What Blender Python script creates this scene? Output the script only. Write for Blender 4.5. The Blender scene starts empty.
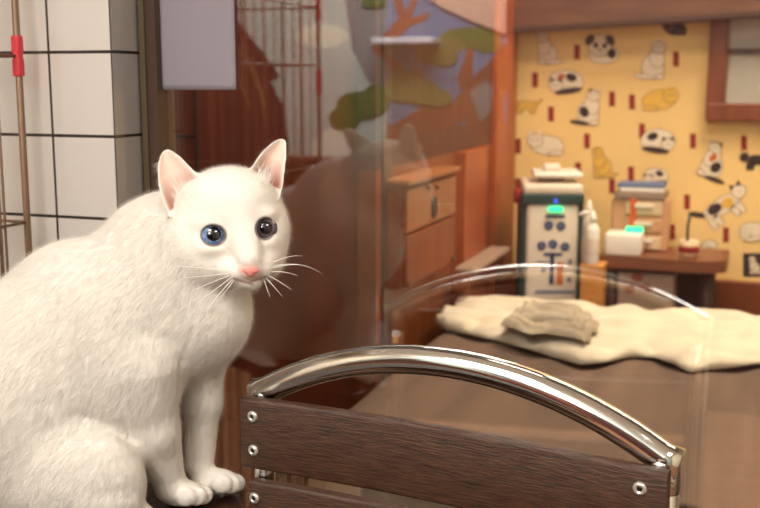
import bpy, bmesh, math, random
import numpy as np
from mathutils import Vector, Matrix

random.seed(7); rng = np.random.default_rng(7)
PI = math.pi
COL = bpy.context.scene.collection
# ------------------------------------------------------------------ camera frame (room axes: X right, Y into the room, Z up)
F = 1044.0; PITCH = math.radians(9.5); YAW = math.radians(20.0)
CAM = Vector((0, 0, 1.16))
cp, sp, cy, sy = math.cos(PITCH), math.sin(PITCH), math.cos(YAW), math.sin(YAW)
RT = Vector((cy, sy, 0)); FH = Vector((-sy, cy, 0)); ZZ = Vector((0, 0, 1))
FW = FH*cp - ZZ*sp; UP = FH*sp + ZZ*cp
GLASS_Y = 1.27
def ray(px, py): return FW + RT*((px-380)/F) + UP*((254-py)/F)
def Wd(px, py, d): return CAM + ray(px, py)*d
def onY(px, py, Y): r = ray(px, py); return CAM + r*((Y-CAM.y)/r.y)
def onX(px, py, X): r = ray(px, py); return CAM + r*((X-CAM.x)/r.x)
def onZ(px, py, Z): r = ray(px, py); return CAM + r*((Z-CAM.z)/r.z)
def reflY(px, py, Yw):          # where the wall behind the viewer is met by way of the window glass
    p = onY(px, py, 2*GLASS_Y - Yw); return Vector((p.x, Yw, p.z))

# ------------------------------------------------------------------ materials
def lin(c):
    def f(v):
        v /= 255.0
        return v/12.92 if v <= 0.04045 else ((v+0.055)/1.055)**2.4
    return (f(c[0]), f(c[1]), f(c[2]), 1)
def mat(name, col, rough=0.6, metal=0.0, var=0.0, scale=8.0, bump=0.0, bscale=60.0, stretch=(1,1,1), coat=0.0, col2=None, emit=0, alpha=None, spec=None):
    m = bpy.data.materials.new(name); m.use_nodes = True
    nt = m.node_tree; b = nt.nodes['Principled BSDF']
    c = lin(col)
    b.inputs['Base Color'].default_value = c
    b.inputs['Roughness'].default_value = rough
    b.inputs['Metallic'].default_value = metal
    if spec is not None: b.inputs['Specular IOR Level'].default_value = spec
    if coat: b.inputs['Coat Weight'].default_value = coat; b.inputs['Coat Roughness'].default_value = 0.08
    if emit:
        b.inputs['Emission Color'].default_value = c; b.inputs['Emission Strength'].default_value = emit
    if alpha is not None: b.inputs['Alpha'].default_value = alpha
    if var or col2 or bump:
        tc = nt.nodes.new('ShaderNodeTexCoord'); mp = nt.nodes.new('ShaderNodeMapping')
        mp.inputs['Scale'].default_value = stretch
        nt.links.new(tc.outputs['Object'], mp.inputs['Vector'])
    if var or col2:
        n = nt.nodes.new('ShaderNodeTexNoise'); n.inputs['Scale'].default_value = scale; n.inputs['Detail'].default_value = 5
        nt.links.new(mp.outputs['Vector'], n.inputs['Vector'])
        r = nt.nodes.new('ShaderNodeValToRGB'); r.color_ramp.elements[0].position = 0.32; r.color_ramp.elements[1].position = 0.68
        c2 = lin(col2) if col2 else tuple(min(1, v*(1+var)) for v in c[:3]) + (1,)
        c1 = c if col2 else tuple(v*(1-var) for v in c[:3]) + (1,)
        r.color_ramp.elements[0].color = c1; r.color_ramp.elements[1].color = c2
        nt.links.new(n.outputs['Fac'], r.inputs['Fac']); nt.links.new(r.outputs['Color'], b.inputs['Base Color'])
    if bump:
        n2 = nt.nodes.new('ShaderNodeTexNoise'); n2.inputs['Scale'].default_value = bscale; n2.inputs['Detail'].default_value = 4
        nt.links.new(mp.outputs['Vector'], n2.inputs['Vector'])
        bp = nt.nodes.new('ShaderNodeBump'); bp.inputs['Strength'].default_value = bump; bp.inputs['Distance'].default_value = 0.004
        nt.links.new(n2.outputs['Fac'], bp.inputs['Height']); nt.links.new(bp.outputs['Normal'], b.inputs['Normal'])
    return m
M = {}
M['slat']    = mat('dark_slat_wood', (50,31,22), 0.42, col2=(86,56,38), scale=16, stretch=(2.2,20,34), bump=0.32, bscale=26)
M['table']   = mat('dark_table_wood', (38,22,16), 0.35, col2=(58,34,24), scale=7, stretch=(1,8,8))
M['chrome']  = mat('chrome', (232,230,228), 0.09, 1.0)
M['weld']    = mat('weld', (222,222,224), 0.2, 1.0, bump=0.5, bscale=90)
M['screw']   = mat('screw_steel', (225,222,214), 0.28, 0.7)
M['black']   = mat('black', (10,9,9), 0.5)
M['panel']   = mat('brown_wood_panel', (112,48,22), 0.45, col2=(136,62,30), scale=3.0, stretch=(9,9,1.0))
M['orange']  = mat('orange_wood', (108,54,25), 0.45, col2=(130,68,33), scale=4, stretch=(9,9,1.0))
M['upshade']  = mat('upper_wall_shade_brown', (62,34,24), 0.6, col2=(78,44,30), scale=4, stretch=(9,9,1.0))  # planks darkened above the split: weaker light put into the colour
M['orange_lt'] = mat('light_orange_wood', (140,66,27), 0.4, col2=(160,82,36), scale=4, stretch=(9,9,1.0))
M['beam']    = mat('beam_wood', (84,54,38), 0.5, col2=(106,70,48), scale=5, stretch=(1,9,9))
M['framebr'] = mat('window_frame_brown', (74,52,42), 0.4, var=0.12, scale=5, stretch=(8,8,1))
M['alu']     = mat('olive_metal_edge', (98,86,66), 0.45, 0.4)
M['ceil']    = mat('ceiling_white', (236,232,224), 0.9)
M['floor']   = mat('floor_wood', (120,84,58), 0.4, col2=(142,102,70), scale=4, stretch=(1,8,1))
M['beige']   = mat('beige_wall', (214,200,178), 0.9)
M['paperwall'] = mat('wallpaper_ground', (246,210,140), 0.85, var=0.05, scale=3)
M['wp_white'] = mat('print_white', (240,226,200), 0.85)
M['wp_line']  = mat('print_line', (150,120,84), 0.85)
M['wp_black'] = mat('print_black', (52,44,44), 0.85)
M['wp_yellow']= mat('print_yellow', (238,190,84), 0.85)
M['wp_orange']= mat('print_orange', (206,112,50), 0.85)
M['wp_red']   = mat('print_red', (150,44,32), 0.85)
M['teal']    = mat('dark_teal_plastic', (28,62,62), 0.4)
M['cream']   = mat('cream_plastic', (226,214,196), 0.4)
M['white']   = mat('white_plastic', (240,236,226), 0.35)
M['blue']    = mat('navy_print', (44,58,104), 0.6)
M['ltblue']  = mat('blue_print', (96,112,150), 0.6)
M['led']     = mat('green_led', (40,235,150), 0.4, emit=2.2)
M['ledblue'] = mat('blue_led', (60,90,240), 0.4, emit=1.2)
M['boxwood'] = mat('honey_wood', (196,130,56), 0.5, col2=(214,150,74), scale=5, stretch=(1,1,8))
M['deskwood']= mat('reddish_desk_wood', (112,66,46), 0.35, col2=(132,80,56), scale=6, stretch=(1,9,9))
M['pinkplast'] = mat('pinkish_drawer', (208,160,120), 0.3)
M['ltplast'] = mat('pale_drawer', (222,196,160), 0.3)
M['redtab']  = mat('orange_tab', (214,90,34), 0.5)
M['greyct']  = mat('grey_carton', (150,128,112), 0.6)
M['redring'] = mat('maroon_print', (128,62,50), 0.7)
M['bedcloth'] = mat('brown_bedspread', (88,71,61), 0.85, col2=(112,91,77), scale=2.6, stretch=(6,0.8,1), bump=0.25, bscale=160)
M['bedside'] = mat('bed_frame_dark', (60,38,28), 0.6)
M['creamcl'] = mat('cream_fleece', (212,202,182), 0.95, var=0.08, scale=14, bump=0.7, bscale=70)
M['greycl']  = mat('grey_towel', (188,175,152), 0.95, col2=(150,139,122), scale=14, bump=0.6, bscale=120)
M['tan']     = mat('tan_box_front', (136,84,48), 0.4, col2=(150,96,56), scale=4, stretch=(1,8,1))
M['brass']   = mat('dark_brass', (110,84,56), 0.35, 0.8)
M['wire']    = mat('bronze_wire', (128,100,78), 0.4, 0.35)
M['redclip'] = mat('red_plastic', (206,52,62), 0.4)
M['sheet']   = mat('white_paper', (142,134,144), 0.9)
M['sheetb']  = mat('bluish_paper', (150,156,172), 0.9)
M['wallgrey']= mat('frosted_pane', (188,184,172), 0.5, var=0.05, scale=5)
M['m_sky']   = mat('mural_sky', (142,152,148), 0.9, col2=(156,164,158), scale=1.5)
M['m_blue']  = mat('mural_deep_blue', (70,94,128), 0.9, var=0.1, scale=3)
M['m_violet']= mat('mural_violet_grey', (104,102,104), 0.9)
M['m_cloud'] = mat('mural_cloud', (186,184,168), 0.9)
M['m_green'] = mat('mural_green', (54,76,20), 0.9, col2=(68,88,28), scale=7)
M['m_olive'] = mat('mural_olive', (80,80,34), 0.9, col2=(94,92,42), scale=7)
M['m_trunk'] = mat('mural_trunk', (120,58,30), 0.9, col2=(94,42,24), scale=6)
M['m_soffit']= mat('mural_soffit_tan', (168,138,122), 0.9)
M['m_dark']  = mat('mural_dark_brown', (52,22,14), 0.9)
M['m_streak']= mat('mural_tan_streak', (150,110,60), 0.9)
M['m_rail2']  = mat('mural_dado_brown', (84,44,32), 0.7, col2=(96,52,38), scale=3, stretch=(6,1,1))
M['m_rail']  = mat('mural_red_brown', (120,66,50), 0.9)
M['lightwhite'] = mat('shelf_white', (176,178,190), 0.6)
M['cloth_dark'] = mat('dark_cloth', (60,56,60), 0.9)

# tile: glossy white squares with dark joints (brick texture, no offset)
def tile_mat(name, c, axis, ox, oz, size=0.1, wsize=None):
    m = bpy.data.materials.new(name); m.use_nodes = True; nt = m.node_tree; b = nt.nodes['Principled BSDF']
    geo = nt.nodes.new('ShaderNodeNewGeometry'); sep = nt.nodes.new('ShaderNodeSeparateXYZ')
    nt.links.new(geo.outputs['Position'], sep.inputs[0])
    def frac(sock, off, size, w):
        a = nt.nodes.new('ShaderNodeMath'); a.operation = 'SUBTRACT'; a.inputs[1].default_value = off
        nt.links.new(sock, a.inputs[0])
        d = nt.nodes.new('ShaderNodeMath'); d.operation = 'DIVIDE'; d.inputs[1].default_value = size
        nt.links.new(a.outputs[0], d.inputs[0])
        f = nt.nodes.new('ShaderNodeMath'); f.operation = 'PINGPONG'; f.inputs[1].default_value = 0.5
        nt.links.new(d.outputs[0], f.inputs[0])
        l = nt.nodes.new('ShaderNodeMath'); l.operation = 'LESS_THAN'; l.inputs[1].default_value = w/size/2
        nt.links.new(f.outputs[0], l.inputs[0]); return l
    lz = frac(sep.outputs['Z'], oz, size, 0.0042)
    mx = nt.nodes.new('ShaderNodeMath'); mx.operation = 'MAXIMUM'
    nt.links.new(lz.outputs[0], mx.inputs[0])
    if axis:
        la = frac(sep.outputs[axis], ox, wsize or size, 0.0038); nt.links.new(la.outputs[0], mx.inputs[1])
    mix = nt.nodes.new('ShaderNodeMix'); mix.data_type = 'RGBA'
    nt.links.new(mx.outputs[0], mix.inputs['Factor'])
    mix.inputs['A'].default_value = lin(c); mix.inputs['B'].default_value = lin((44,36,32))
    nt.links.new(mix.outputs['Result'], b.inputs['Base Color'])
    b.inputs['Roughness'].default_value = 0.16
    return m

def glass_mat():
    m = bpy.data.materials.new('window_glass'); m.use_nodes = True; nt = m.node_tree
    nt.nodes.remove(nt.nodes['Principled BSDF']); out = nt.nodes['Material Output']
    tr = nt.nodes.new('ShaderNodeBsdfTransparent'); tr.inputs[0].default_value = (0.97,0.97,0.97,1)
    gl = nt.nodes.new('ShaderNodeBsdfGlossy'); gl.inputs['Roughness'].default_value = 0.0
    fr = nt.nodes.new('ShaderNodeFresnel'); fr.inputs['IOR'].default_value = 1.5
    mr = nt.nodes.new('ShaderNodeMath'); mr.operation = 'MULTIPLY_ADD'; mr.inputs[1].default_value = 0.8; mr.inputs[2].default_value = 0.13
    nt.links.new(fr.outputs[0], mr.inputs[0])
    mx = nt.nodes.new('ShaderNodeMixShader')
    nt.links.new(mr.outputs[0], mx.inputs[0]); nt.links.new(tr.outputs[0], mx.inputs[1]); nt.links.new(gl.outputs[0], mx.inputs[2])
    nt.links.new(mx.outputs[0], out.inputs['Surface'])
    return m
M['glass'] = glass_mat()

# ------------------------------------------------------------------ mesh helpers
class MB:
    def __init__(s): s.v = []; s.f = []; s.mi = []; s.sm = []; s.mats = []
    def _m(s, m):
        if m is None: return 0
        if m not in s.mats: s.mats.append(m)
        return s.mats.index(m)
    def add(s, vs, fs, m=None, smooth=False):
        o = len(s.v); k = s._m(m); s.v.extend(Vector(p) for p in vs)
        for f in fs: s.f.append([o+i for i in f]); s.mi.append(k); s.sm.append(smooth)
        return s
    def bm(s, bm, m=None, smooth=False, mtx=None):
        bm.verts.index_update()
        vs = [(mtx @ v.co if mtx else v.co.copy()) for v in bm.verts]
        s.add(vs, [[v.index for v in f.verts] for f in bm.faces], m, smooth); bm.free(); return s
    def box(s, c, size, m=None, bevel=0.0, rot=None, seg=2, smooth=False):
        bm = bmesh.new(); bmesh.ops.create_cube(bm, size=1)
        bmesh.ops.scale(bm, vec=size, verts=bm.verts)
        if bevel: bmesh.ops.bevel(bm, geom=list(bm.edges), offset=bevel, segments=seg, profile=0.5, affect='EDGES')
        mt = Matrix.Translation(c) @ (rot.to_4x4() if rot else Matrix.Identity(4))
        return s.bm(bm, m, smooth, mt)
    def tube(s, pts, r, n=10, m=None, caps=True, smooth=True, closed=False):
        pts = [Vector(p) for p in pts]; N = len(pts)
        rr = r if isinstance(r, (list, tuple)) else [r]*N
        up = None; vs = []; fs = []
        for i in range(N):
            t = (pts[(i+1) % N if closed else min(i+1, N-1)] - pts[(i-1) % N if closed else max(i-1, 0)]).normalized()
            if up is None:
                up = t.orthogonal().normalized()
            a = (up - t*up.dot(t)).normalized(); b = t.cross(a); up = a
            for k in range(n):
                an = 2*PI*k/n; vs.append(pts[i] + (a*math.cos(an) + b*math.sin(an))*rr[i])
        for i in range(N if closed else N-1):
            j = (i+1) % N
            for k in range(n): fs.append([i*n+k, i*n+(k+1) % n, j*n+(k+1) % n, j*n+k])
        if caps and not closed:
            fs.append(list(range(n))[::-1]); fs.append([(N-1)*n+k for k in range(n)])
        return s.add(vs, fs, m, smooth)
    def lathe(s, prof, c, n=24, m=None, axis=None, smooth=True, sx=1.0, sy=1.0):
        c = Vector(c); q = Vector((0,0,1)).rotation_difference(Vector(axis)) if axis else None
        vs = []; fs = []
        for (r, z) in prof:
            for k in range(n):
                p = Vector((r*sx*math.cos(2*PI*k/n), r*sy*math.sin(2*PI*k/n), z))
                vs.append(c + (q @ p if q else p))
        for i in range(len(prof)-1):
            for k in range(n): fs.append([i*n+k, i*n+(k+1) % n, (i+1)*n+(k+1) % n, (i+1)*n+k])
        fs.append(list(range(n))[::-1]); fs.append([(len(prof)-1)*n+k for k in range(n)])
        return s.add(vs, fs, m, smooth)
    def poly(s, pts, m=None, thick=None):
        pts = [Vector(p) for p in pts]; n = len(pts)
        if thick is None: return s.add(pts, [list(range(n))], m)
        th = Vector(thick); vs = pts + [p+th for p in pts]
        fs = [list(range(n)), [n+i for i in range(n)][::-1]] + [[i, i+n, (i+1) % n+n, (i+1) % n] for i in range(n)]
        return s.add(vs, fs, m)
    def grid(s, fn, nu, nv, m=None, smooth=True):
        vs = [fn(i/nu, j/nv) for j in range(nv+1) for i in range(nu+1)]
        fs = [[j*(nu+1)+i, j*(nu+1)+i+1, (j+1)*(nu+1)+i+1, (j+1)*(nu+1)+i] for j in range(nv) for i in range(nu)]
        return s.add(vs, fs, m, smooth)
    def build(s, name, m=None, parent=None, loc=None, local=False, fixn=True):
        """verts are world coords; they are stored relative to the parent's (or own) base point. local=True: already in the parent's frame"""
        me = bpy.data.meshes.new(name)
        if parent is not None:
            base = Vector((0,0,0)); q_ = parent
            while q_ is not None and not local: base += q_.location; q_ = q_.parent
        elif loc is not None: base = Vector(loc)
        else:
            lo = Vector((min(v.x for v in s.v), min(v.y for v in s.v), min(v.z for v in s.v)))
            hi = Vector((max(v.x for v in s.v), max(v.y for v in s.v), max(v.z for v in s.v)))
            base = Vector(((lo.x+hi.x)/2, (lo.y+hi.y)/2, lo.z))
        me.from_pydata([v-base for v in s.v], [], s.f)
        ms = s.mats if s.mats else [m]
        if m is not None and s.mats and m not in ms: pass
        for k in ms: me.materials.append(k)
        me.polygons.foreach_set('material_index', s.mi); me.polygons.foreach_set('use_smooth', s.sm)
        if fixn:
            b = bmesh.new(); b.from_mesh(me); bmesh.ops.recalc_face_normals(b, faces=b.faces); b.to_mesh(me); b.free()
        me.update()
        o = bpy.data.objects.new(name, me); COL.objects.link(o)
        if parent is not None: o.parent = parent
        else: o.location = base
        return o
def sharp(o, ang=40):
    me = o.data
    me.polygons.foreach_set('use_smooth', [True]*len(me.polygons)); me.set_sharp_from_angle(angle=math.radians(ang)); return o
def tag(o, label, cat, group=None):
    o['label'] = label; o['category'] = cat; o['kind'] = 'thing'
    if group: o['group'] = group
    return o
def thing(name, loc, label, cat, group=None, rz=0.0):
    o = bpy.data.objects.new(name, None); COL.objects.link(o); o.location = loc; o.rotation_euler = (0,0,rz); o.empty_display_size = 0.05
    return tag(o, label, cat, group)
def struct(name, mb, m=None, parent=None, label=None):
    o = mb.build(name, m, parent); o['kind'] = 'structure'
    if label and parent is None: o['label'] = label
    return o
V = Vector
def fbm(x, y, seed=0):
    r = random.Random(seed); t = 0
    for o in range(5):
        fx, fy, ph = r.uniform(-1,1)*2**o, r.uniform(-1,1)*2**o, r.uniform(0,6.28)
        t += math.sin(fx*x+fy*y+ph)/(1.5**o)
    return t

# ================================================================== THE SETTING
PAN_Y, LW_X, BACK_Y, REAR_Y = 1.94, -0.70, 3.10, -1.2
# floor and ceiling
struct('floor', MB().box((-0.35,1.0,-0.02), (4.8,4.6,0.04)), M['floor'])
struct('ceiling', MB().box((-0.35,1.0,2.47), (4.8,4.6,0.04)), M['ceil'])
struct('wall_right', MB().box((1.85,1.0,1.225), (0.06,4.4,2.45)), M['beige'])
struct('wall_left', MB().box((-2.6,0.06,1.225), (0.06,2.5,2.45)), M['beige'])
# tiled pillar: front face and right side face
TX = onY(112,60,1.188).x; TX2 = TX
zt = onY(80,136,1.188).z
tz = abs(onY(80,52,1.188).z - onY(80,136,1.188).z)
tw = abs(onY(49,60,1.188).x - TX)
tf = tile_mat('white_tile_front', (208,201,196), 'X', TX, zt, tz, tw)
ts = tile_mat('white_tile_side', (210,203,201), None, 0, zt, tz)
b = MB(); x0 = -2.57
b.add([(x0,1.188,0),(TX,1.188,0),(TX,1.188,2.45),(x0,1.188,2.45)], [[0,1,2,3]], tf)
b.add([(TX,1.188,0),(TX,1.272,0),(TX,1.272,2.45),(TX,1.188,2.45)], [[0,1,2,3]], ts)
b.add([(x0,1.272,0),(TX,1.272,0),(TX,1.272,2.45),(x0,1.272,2.45)], [[3,2,1,0]], M['framebr'])
struct('wall_tiled', b, None)
# window glass and its frame
gx0 = TX + 0.004
b = MB(); b.box((gx0+0.004,1.272,1.26), (0.009,0.05,2.38), M['alu']); b.box((gx0+0.016,1.273,1.26), (0.015,0.044,2.38), M['framebr'])
b.box((gx0+0.011+1.2,1.272,2.41), (2.4,0.05,0.07), M['framebr']); b.box((gx0+1.21,1.272,0.135), (2.4,0.05,0.27), M['framebr'])
w = struct('window_1', b, None)
g = MB().box(((gx0+1.84)/2,1.273,1.32), (1.84-gx0-0.03,0.006,2.12)).build('glass_pane', M['glass'], w)
g['kind'] = 'structure'
# brown wooden partition beyond the glass
b = MB(); b.box(((LW_X-1.9)/2,PAN_Y+0.02,1.225), (1.9+LW_X,0.04,2.45), M['panel'])
sx1 = onY(196,110,PAN_Y).x; sx2 = onY(172,110,PAN_Y).x; sz = onY(170,136,PAN_Y).z
b.box((sx1,PAN_Y-0.001,1.5), (0.006,0.006,1.9), M['black'])
b.box(((sx1-1.9)/2,PAN_Y-0.001,sz), (1.9+sx1,0.006,0.006), M['black'])
struct('wall_panel', b)
struct('wall_side', MB().box((-1.62,1.62,1.225), (0.04,0.64,2.45)), M['panel'])
# left wall of the treatment room: vertical corner board, planks, posts
b = MB()
zsplit = onX(430,158,LW_X).z
b.box((LW_X-0.02,2.5,zsplit/2), (0.04,1.2,zsplit), M['orange']); b.box((LW_X-0.02,2.5,(2.45+zsplit)/2), (0.04,1.2,2.45-zsplit), M['upshade'])
b.box((LW_X-0.004,PAN_Y+0.012,1.225), (0.02,0.045,2.45), M['framebr'])
struct('wall_planked', b)
yA = onX(456,200,LW_X).y; yB = onX(478,200,LW_X).y; yC = onX(492,200,LW_X).y; yD = onX(511,200,LW_X).y
struct('trim_1', MB().box((LW_X+0.011,(yA+yB)/2,zsplit/2), (0.024,yB-yA,zsplit), M['orange_lt'], 0.003))
struct('trim_2', MB().box((LW_X+0.007,(yC+yD)/2-0.02,1.2), (0.016,(yD-yC),2.4), M['orange_lt'], 0.003))
# back wall with printed paper
bk = struct('wall_back', MB().box((0.55,BACK_Y+0.03,1.225), (2.6,0.06,2.45)), M['paperwall'])
hb = onY(720,279,BACK_Y).z
struct('baseboard_back', MB().box((0.55,BACK_Y-0.014,hb/2), (2.56,0.026,hb), M['orange'], 0.004))
# low beam over the back of the room (rises towards the right)
p0 = onY(500,34,3.02); p1 = onY(800,14,3.02)
b = MB(); hgt = 0.17
b.poly([(p0.x-0.35,3.0,p0.z-0.35*(p1.z-p0.z)/(p1.x-p0.x)), (1.8,3.0,p1.z+(1.8-p1.x)*(p1.z-p0.z)/(p1.x-p0.x)), (1.8,3.0,p1.z+0.4), (p0.x-0.35,3.0,p0.z+hgt)], M['beam'], (0,0.09,0))
b.poly([(p0.x-0.02,2.994,p0.z), (1.8,2.994,p1.z+(1.8-p1.x)*(p1.z-p0.z)/(p1.x-p0.x)), (1.8,2.994,p1.z+0.012+(1.8-p1.x)*(p1.z-p0.z)/(p1.x-p0.x)), (p0.x-0.02,2.994,p0.z+0.012)], M['bedside'], (0,0.006,0))
struct('trim_3', b)
# framed small window in the papered wall
def py_(px, py, Y=BACK_Y): return onY(px, py, Y)
wx0 = onY(708,70,BACK_Y-0.02).x; wz0 = onY(708,121,BACK_Y-0.02).z; wz1 = wz0+0.62; wx1 = wx0+0.52; fwid = 0.05
b = MB()
b.box((wx0+fwid/2,BACK_Y-0.02,(wz0+wz1)/2), (fwid,0.04,wz1-wz0), M['orange'], 0.004)
b.box((wx1-fwid/2,BACK_Y-0.02,(wz0+wz1)/2), (fwid,0.04,wz1-wz0), M['orange'], 0.004)
b.box(((wx0+wx1)/2,BACK_Y-0.021,wz0+fwid/2), (wx1-wx0,0.042,fwid), M['orange'], 0.004)
b.box(((wx0+wx1)/2,BACK_Y-0.021,wz1-fwid/2), (wx1-wx0,0.042,fwid), M['orange'], 0.004)
zm = onY(740,51,BACK_Y-0.01).z
b.box(((wx0+wx1)/2,BACK_Y-0.014,zm), (wx1-wx0-0.06,0.02,0.014), M['framebr'])
w2 = struct('window_2', b)
p = MB().box(((wx0+wx1)/2,BACK_Y-0.006,(wz0+wz1)/2), (wx1-wx0-0.06,0.008,wz1-wz0-0.06)).build('frosted_pane', M['wallgrey'], w2); p['kind'] = 'structure'

# printed figures of the wallpaper: flat ink just on the paper
ink = MB(); LAY = 0.0004
def wp(px, py, lay): q = onY(px, py, BACK_Y); q.y = BACK_Y - LAY*lay; return q
def ell(cx, cy, rx, ry, m, lay, rot=0.0, n=18):
    c, s_ = math.cos(rot), math.sin(rot)
    ink.poly([wp(cx + rx*math.cos(t)*c - ry*math.sin(t)*s_, cy + rx*math.cos(t)*s_ + ry*math.sin(t)*c, lay) for t in [2*PI*k/n for k in range(n)]], M[m])
def tri(pts, m, lay): ink.poly([wp(x, y, lay) for x, y in pts], M[m])
def oell(cx, cy, rx, ry, m, lay, rot=0.0):
    ell(cx, cy, rx+0.8, ry+0.8, 'wp_line', lay, rot); ell(cx, cy, rx, ry, m, lay+1, rot)
def fig(pose, cx, cy, s, body='wp_white', patch=None, patch2=None, flip=1, rot=0.0):
    L = 1
    c, sn = math.cos(rot), math.sin(rot)
    def P(x, y): x *= flip; return (cx + s*(x*c - y*sn), cy + s*(x*sn + y*c))
    def E(x, y, rx, ry, m, lay, r=0.0, out=True):
        q = P(x, y); (oell if out else ell)(q[0], q[1], rx*s, ry*s, m, lay, r*flip+rot)
    def T(pts, m, lay): tri([P(x, y) for x, y in pts], m, lay)
    pm = patch or body
    if pose == 'sit':
        E(0.1,0.35,0.55,0.62,body,1); E(-0.1,-0.1,0.36,0.5,body,3,0.2); E(-0.2,-0.62,0.32,0.28,body,5)
        T([(-0.48,-0.7),(-0.42,-1.0),(-0.2,-0.86)],body,6); T([(-0.16,-0.86),(0.02,-1.02),(0.1,-0.7)],pm,6)
        E(0.55,0.82,0.5,0.1,pm,3,-0.15); E(-0.25,0.82,0.2,0.12,body,7)
        if patch: E(0.3,0.25,0.24,0.3,pm,7,0.5,False)
        if patch2: E(-0.05,-0.1,0.16,0.22,patch2,7,0.3,False)
        E(-0.3,-0.62,0.05,0.03,'wp_black',7,0,False); E(-0.1,-0.62,0.05,0.03,'wp_black',7,0,False)
    elif pose == 'curl':
        E(0.05,0.05,0.95,0.66,body,1); E(-0.5,0.22,0.38,0.32,body,3)
        T([(-0.8,0.08),(-0.82,-0.22),(-0.56,-0.06)],pm,5); T([(-0.44,-0.06),(-0.2,-0.2),(-0.16,0.12)],pm,5)
        E(0.2,0.55,0.75,0.14,pm,5,-0.15)
        if patch: E(0.35,-0.2,0.32,0.22,pm,4,0.3,False)
        if patch2: E(-0.2,-0.25,0.2,0.16,patch2,4,0,False)
        E(-0.62,0.24,0.06,0.03,'wp_black',6,0,False); E(-0.4,0.24,0.06,0.03,'wp_black',6,0,False)
    elif pose == 'loaf':
        E(0.1,0.12,0.95,0.55,body,1,0.15); E(-0.55,-0.15,0.42,0.38,body,3)
        T([(-0.9,-0.35),(-0.9,-0.68),(-0.62,-0.5)],pm,4); T([(-0.5,-0.52),(-0.24,-0.7),(-0.2,-0.34)],pm,4)
        E(0.6,0.55,0.42,0.12,body,4)
        if patch: E(0.4,-0.05,0.3,0.26,pm,4,0.4,False)
        E(-0.68,-0.15,0.05,0.05,'wp_black',6,0,False); E(-0.42,-0.15,0.05,0.05,'wp_black',6,0,False)
    elif pose == 'walk':
        E(0.0,0.0,0.85,0.3,body,1); E(-0.85,-0.15,0.28,0.26,body,3)
        for lx in (-0.6,-0.35,0.4,0.65): E(lx,0.4,0.12,0.26,body,1,0.15)
        E(0.98,-0.2,0.36,0.09,pm,1,-0.7); T([(-1.05,-0.3),(-1.05,-0.55),(-0.85,-0.4)],pm,5); T([(-0.8,-0.4),(-0.66,-0.56),(-0.6,-0.3)],pm,5)
        if patch: E(0.3,-0.05,0.3,0.2,pm,4,0,False)
        if patch2: E(-0.25,0.0,0.25,0.2,patch2,4,0,False)
    elif pose == 'face':
        E(0.15,0.35,0.85,0.5,body,1); E(-0.05,-0.15,0.66,0.58,body,3)
        E(-0.62,-0.45,0.2,0.3,pm,5,0.6); E(0.52,-0.42,0.2,0.3,pm,5,-0.6)
        E(-0.28,-0.15,0.14,0.16,'wp_black',6,0,False); E(0.2,-0.12,0.14,0.16,'wp_black',6,0,False); E(-0.04,0.12,0.1,0.06,'wp_black',6,0,False)
        if patch: E(0.6,0.3,0.24,0.28,pm,5,0,False)
fig('sit',546,48,17); fig('face',601,48,18,patch='wp_black'); fig('sit',655,60,20,flip=-1)
fig('curl',565,81,18,patch='wp_black',patch2='wp_orange'); fig('walk',526,105,13,body='wp_yellow')
fig('sit',590,107,19,patch='wp_black',flip=-1); fig('loaf',661,98,18,body='wp_yellow',flip=-1)
fig('loaf',545,143,18); fig('sit',601,162,16,body='wp_yellow'); fig('curl',659,140,18,patch='wp_black',flip=-1)
fig('sit',713,160,20,patch='wp_black',patch2='wp_orange',rot=0.5); fig('curl',655,176,13,patch='wp_black')
fig('walk',722,206,26,patch='wp_black',patch2='wp_yellow',flip=-1,rot=-0.55); fig('curl',752,231,14); fig('curl',709,245,8)
fig('walk',758,160,16,body='wp_black'); fig('loaf',674,27,12,body='wp_black'); fig('curl',781,100,18,patch='wp_orange'); fig('sit',790,180,18,patch='wp_black')
tri([(743,253),(764,253),(764,277),(743,277)],'wp_black',1); fig('sit',754,265,9)
for (x, y) in [(577,52),(535,80),(676,59),(612,99),(632,102),(551,114),(587,141),(642,131),(693,141),(744,143),(518,146),(578,170),(631,174),(687,202),(726,235),(672,232),(612,186),(518,186)]:
    tri([(x-3,y-7.5),(x+3,y-7.5),(x+3,y+7.5),(x-3,y+7.5)],'wp_red',1)
pr = ink.build('wallpaper_print', None, bk, fixn=False); pr['kind'] = 'structure'

# mural wall on the other side of the room (met in the glass)
mw = struct('wall_rear', MB().box((-0.35,REAR_Y-0.03,1.225), (4.6,0.06,2.45)), M['m_sky'])
mu = MB()
def mp(px, py, lay): q = reflY(px, py, REAR_Y); q.y = REAR_Y + 0.0006*lay; return q
def mpoly(pts, m, lay): mu.poly([mp(x, y, lay) for x, y in pts], M[m])
def mell(cx, cy, rx, ry, m, lay, rot=0.0, n=20):
    c, s_ = math.cos(rot), math.sin(rot)
    mpoly([(cx + rx*math.cos(t)*c - ry*math.sin(t)*s_, cy + rx*math.cos(t)*s_ + ry*math.sin(t)*c) for t in [2*PI*k/n for k in range(n)]], m, lay)
mpoly([(386,-60),(507,-60),(507,140),(386,140)],'m_blue',1)
mpoly([(150,160),(386,160),(386,125),(507,125),(507,420),(150,420)],'m_rail2',2)
mpoly([(336,-60),(386,-60),(386,96),(372,90),(352,50)],'m_violet',1)
mell(322,36,26,12,'m_cloud',1); mell(340,150,30,22,'m_cloud',1)
mpoly([(240,155),(350,157),(350,215),(240,215)],'m_rail',2)
mpoly([(182,-60),(236,-60),(237,20),(262,52),(280,76),(270,82),(284,108),(289,150),(290,215),(168,215),(170,100),(176,40)],'m_dark',3)
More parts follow.
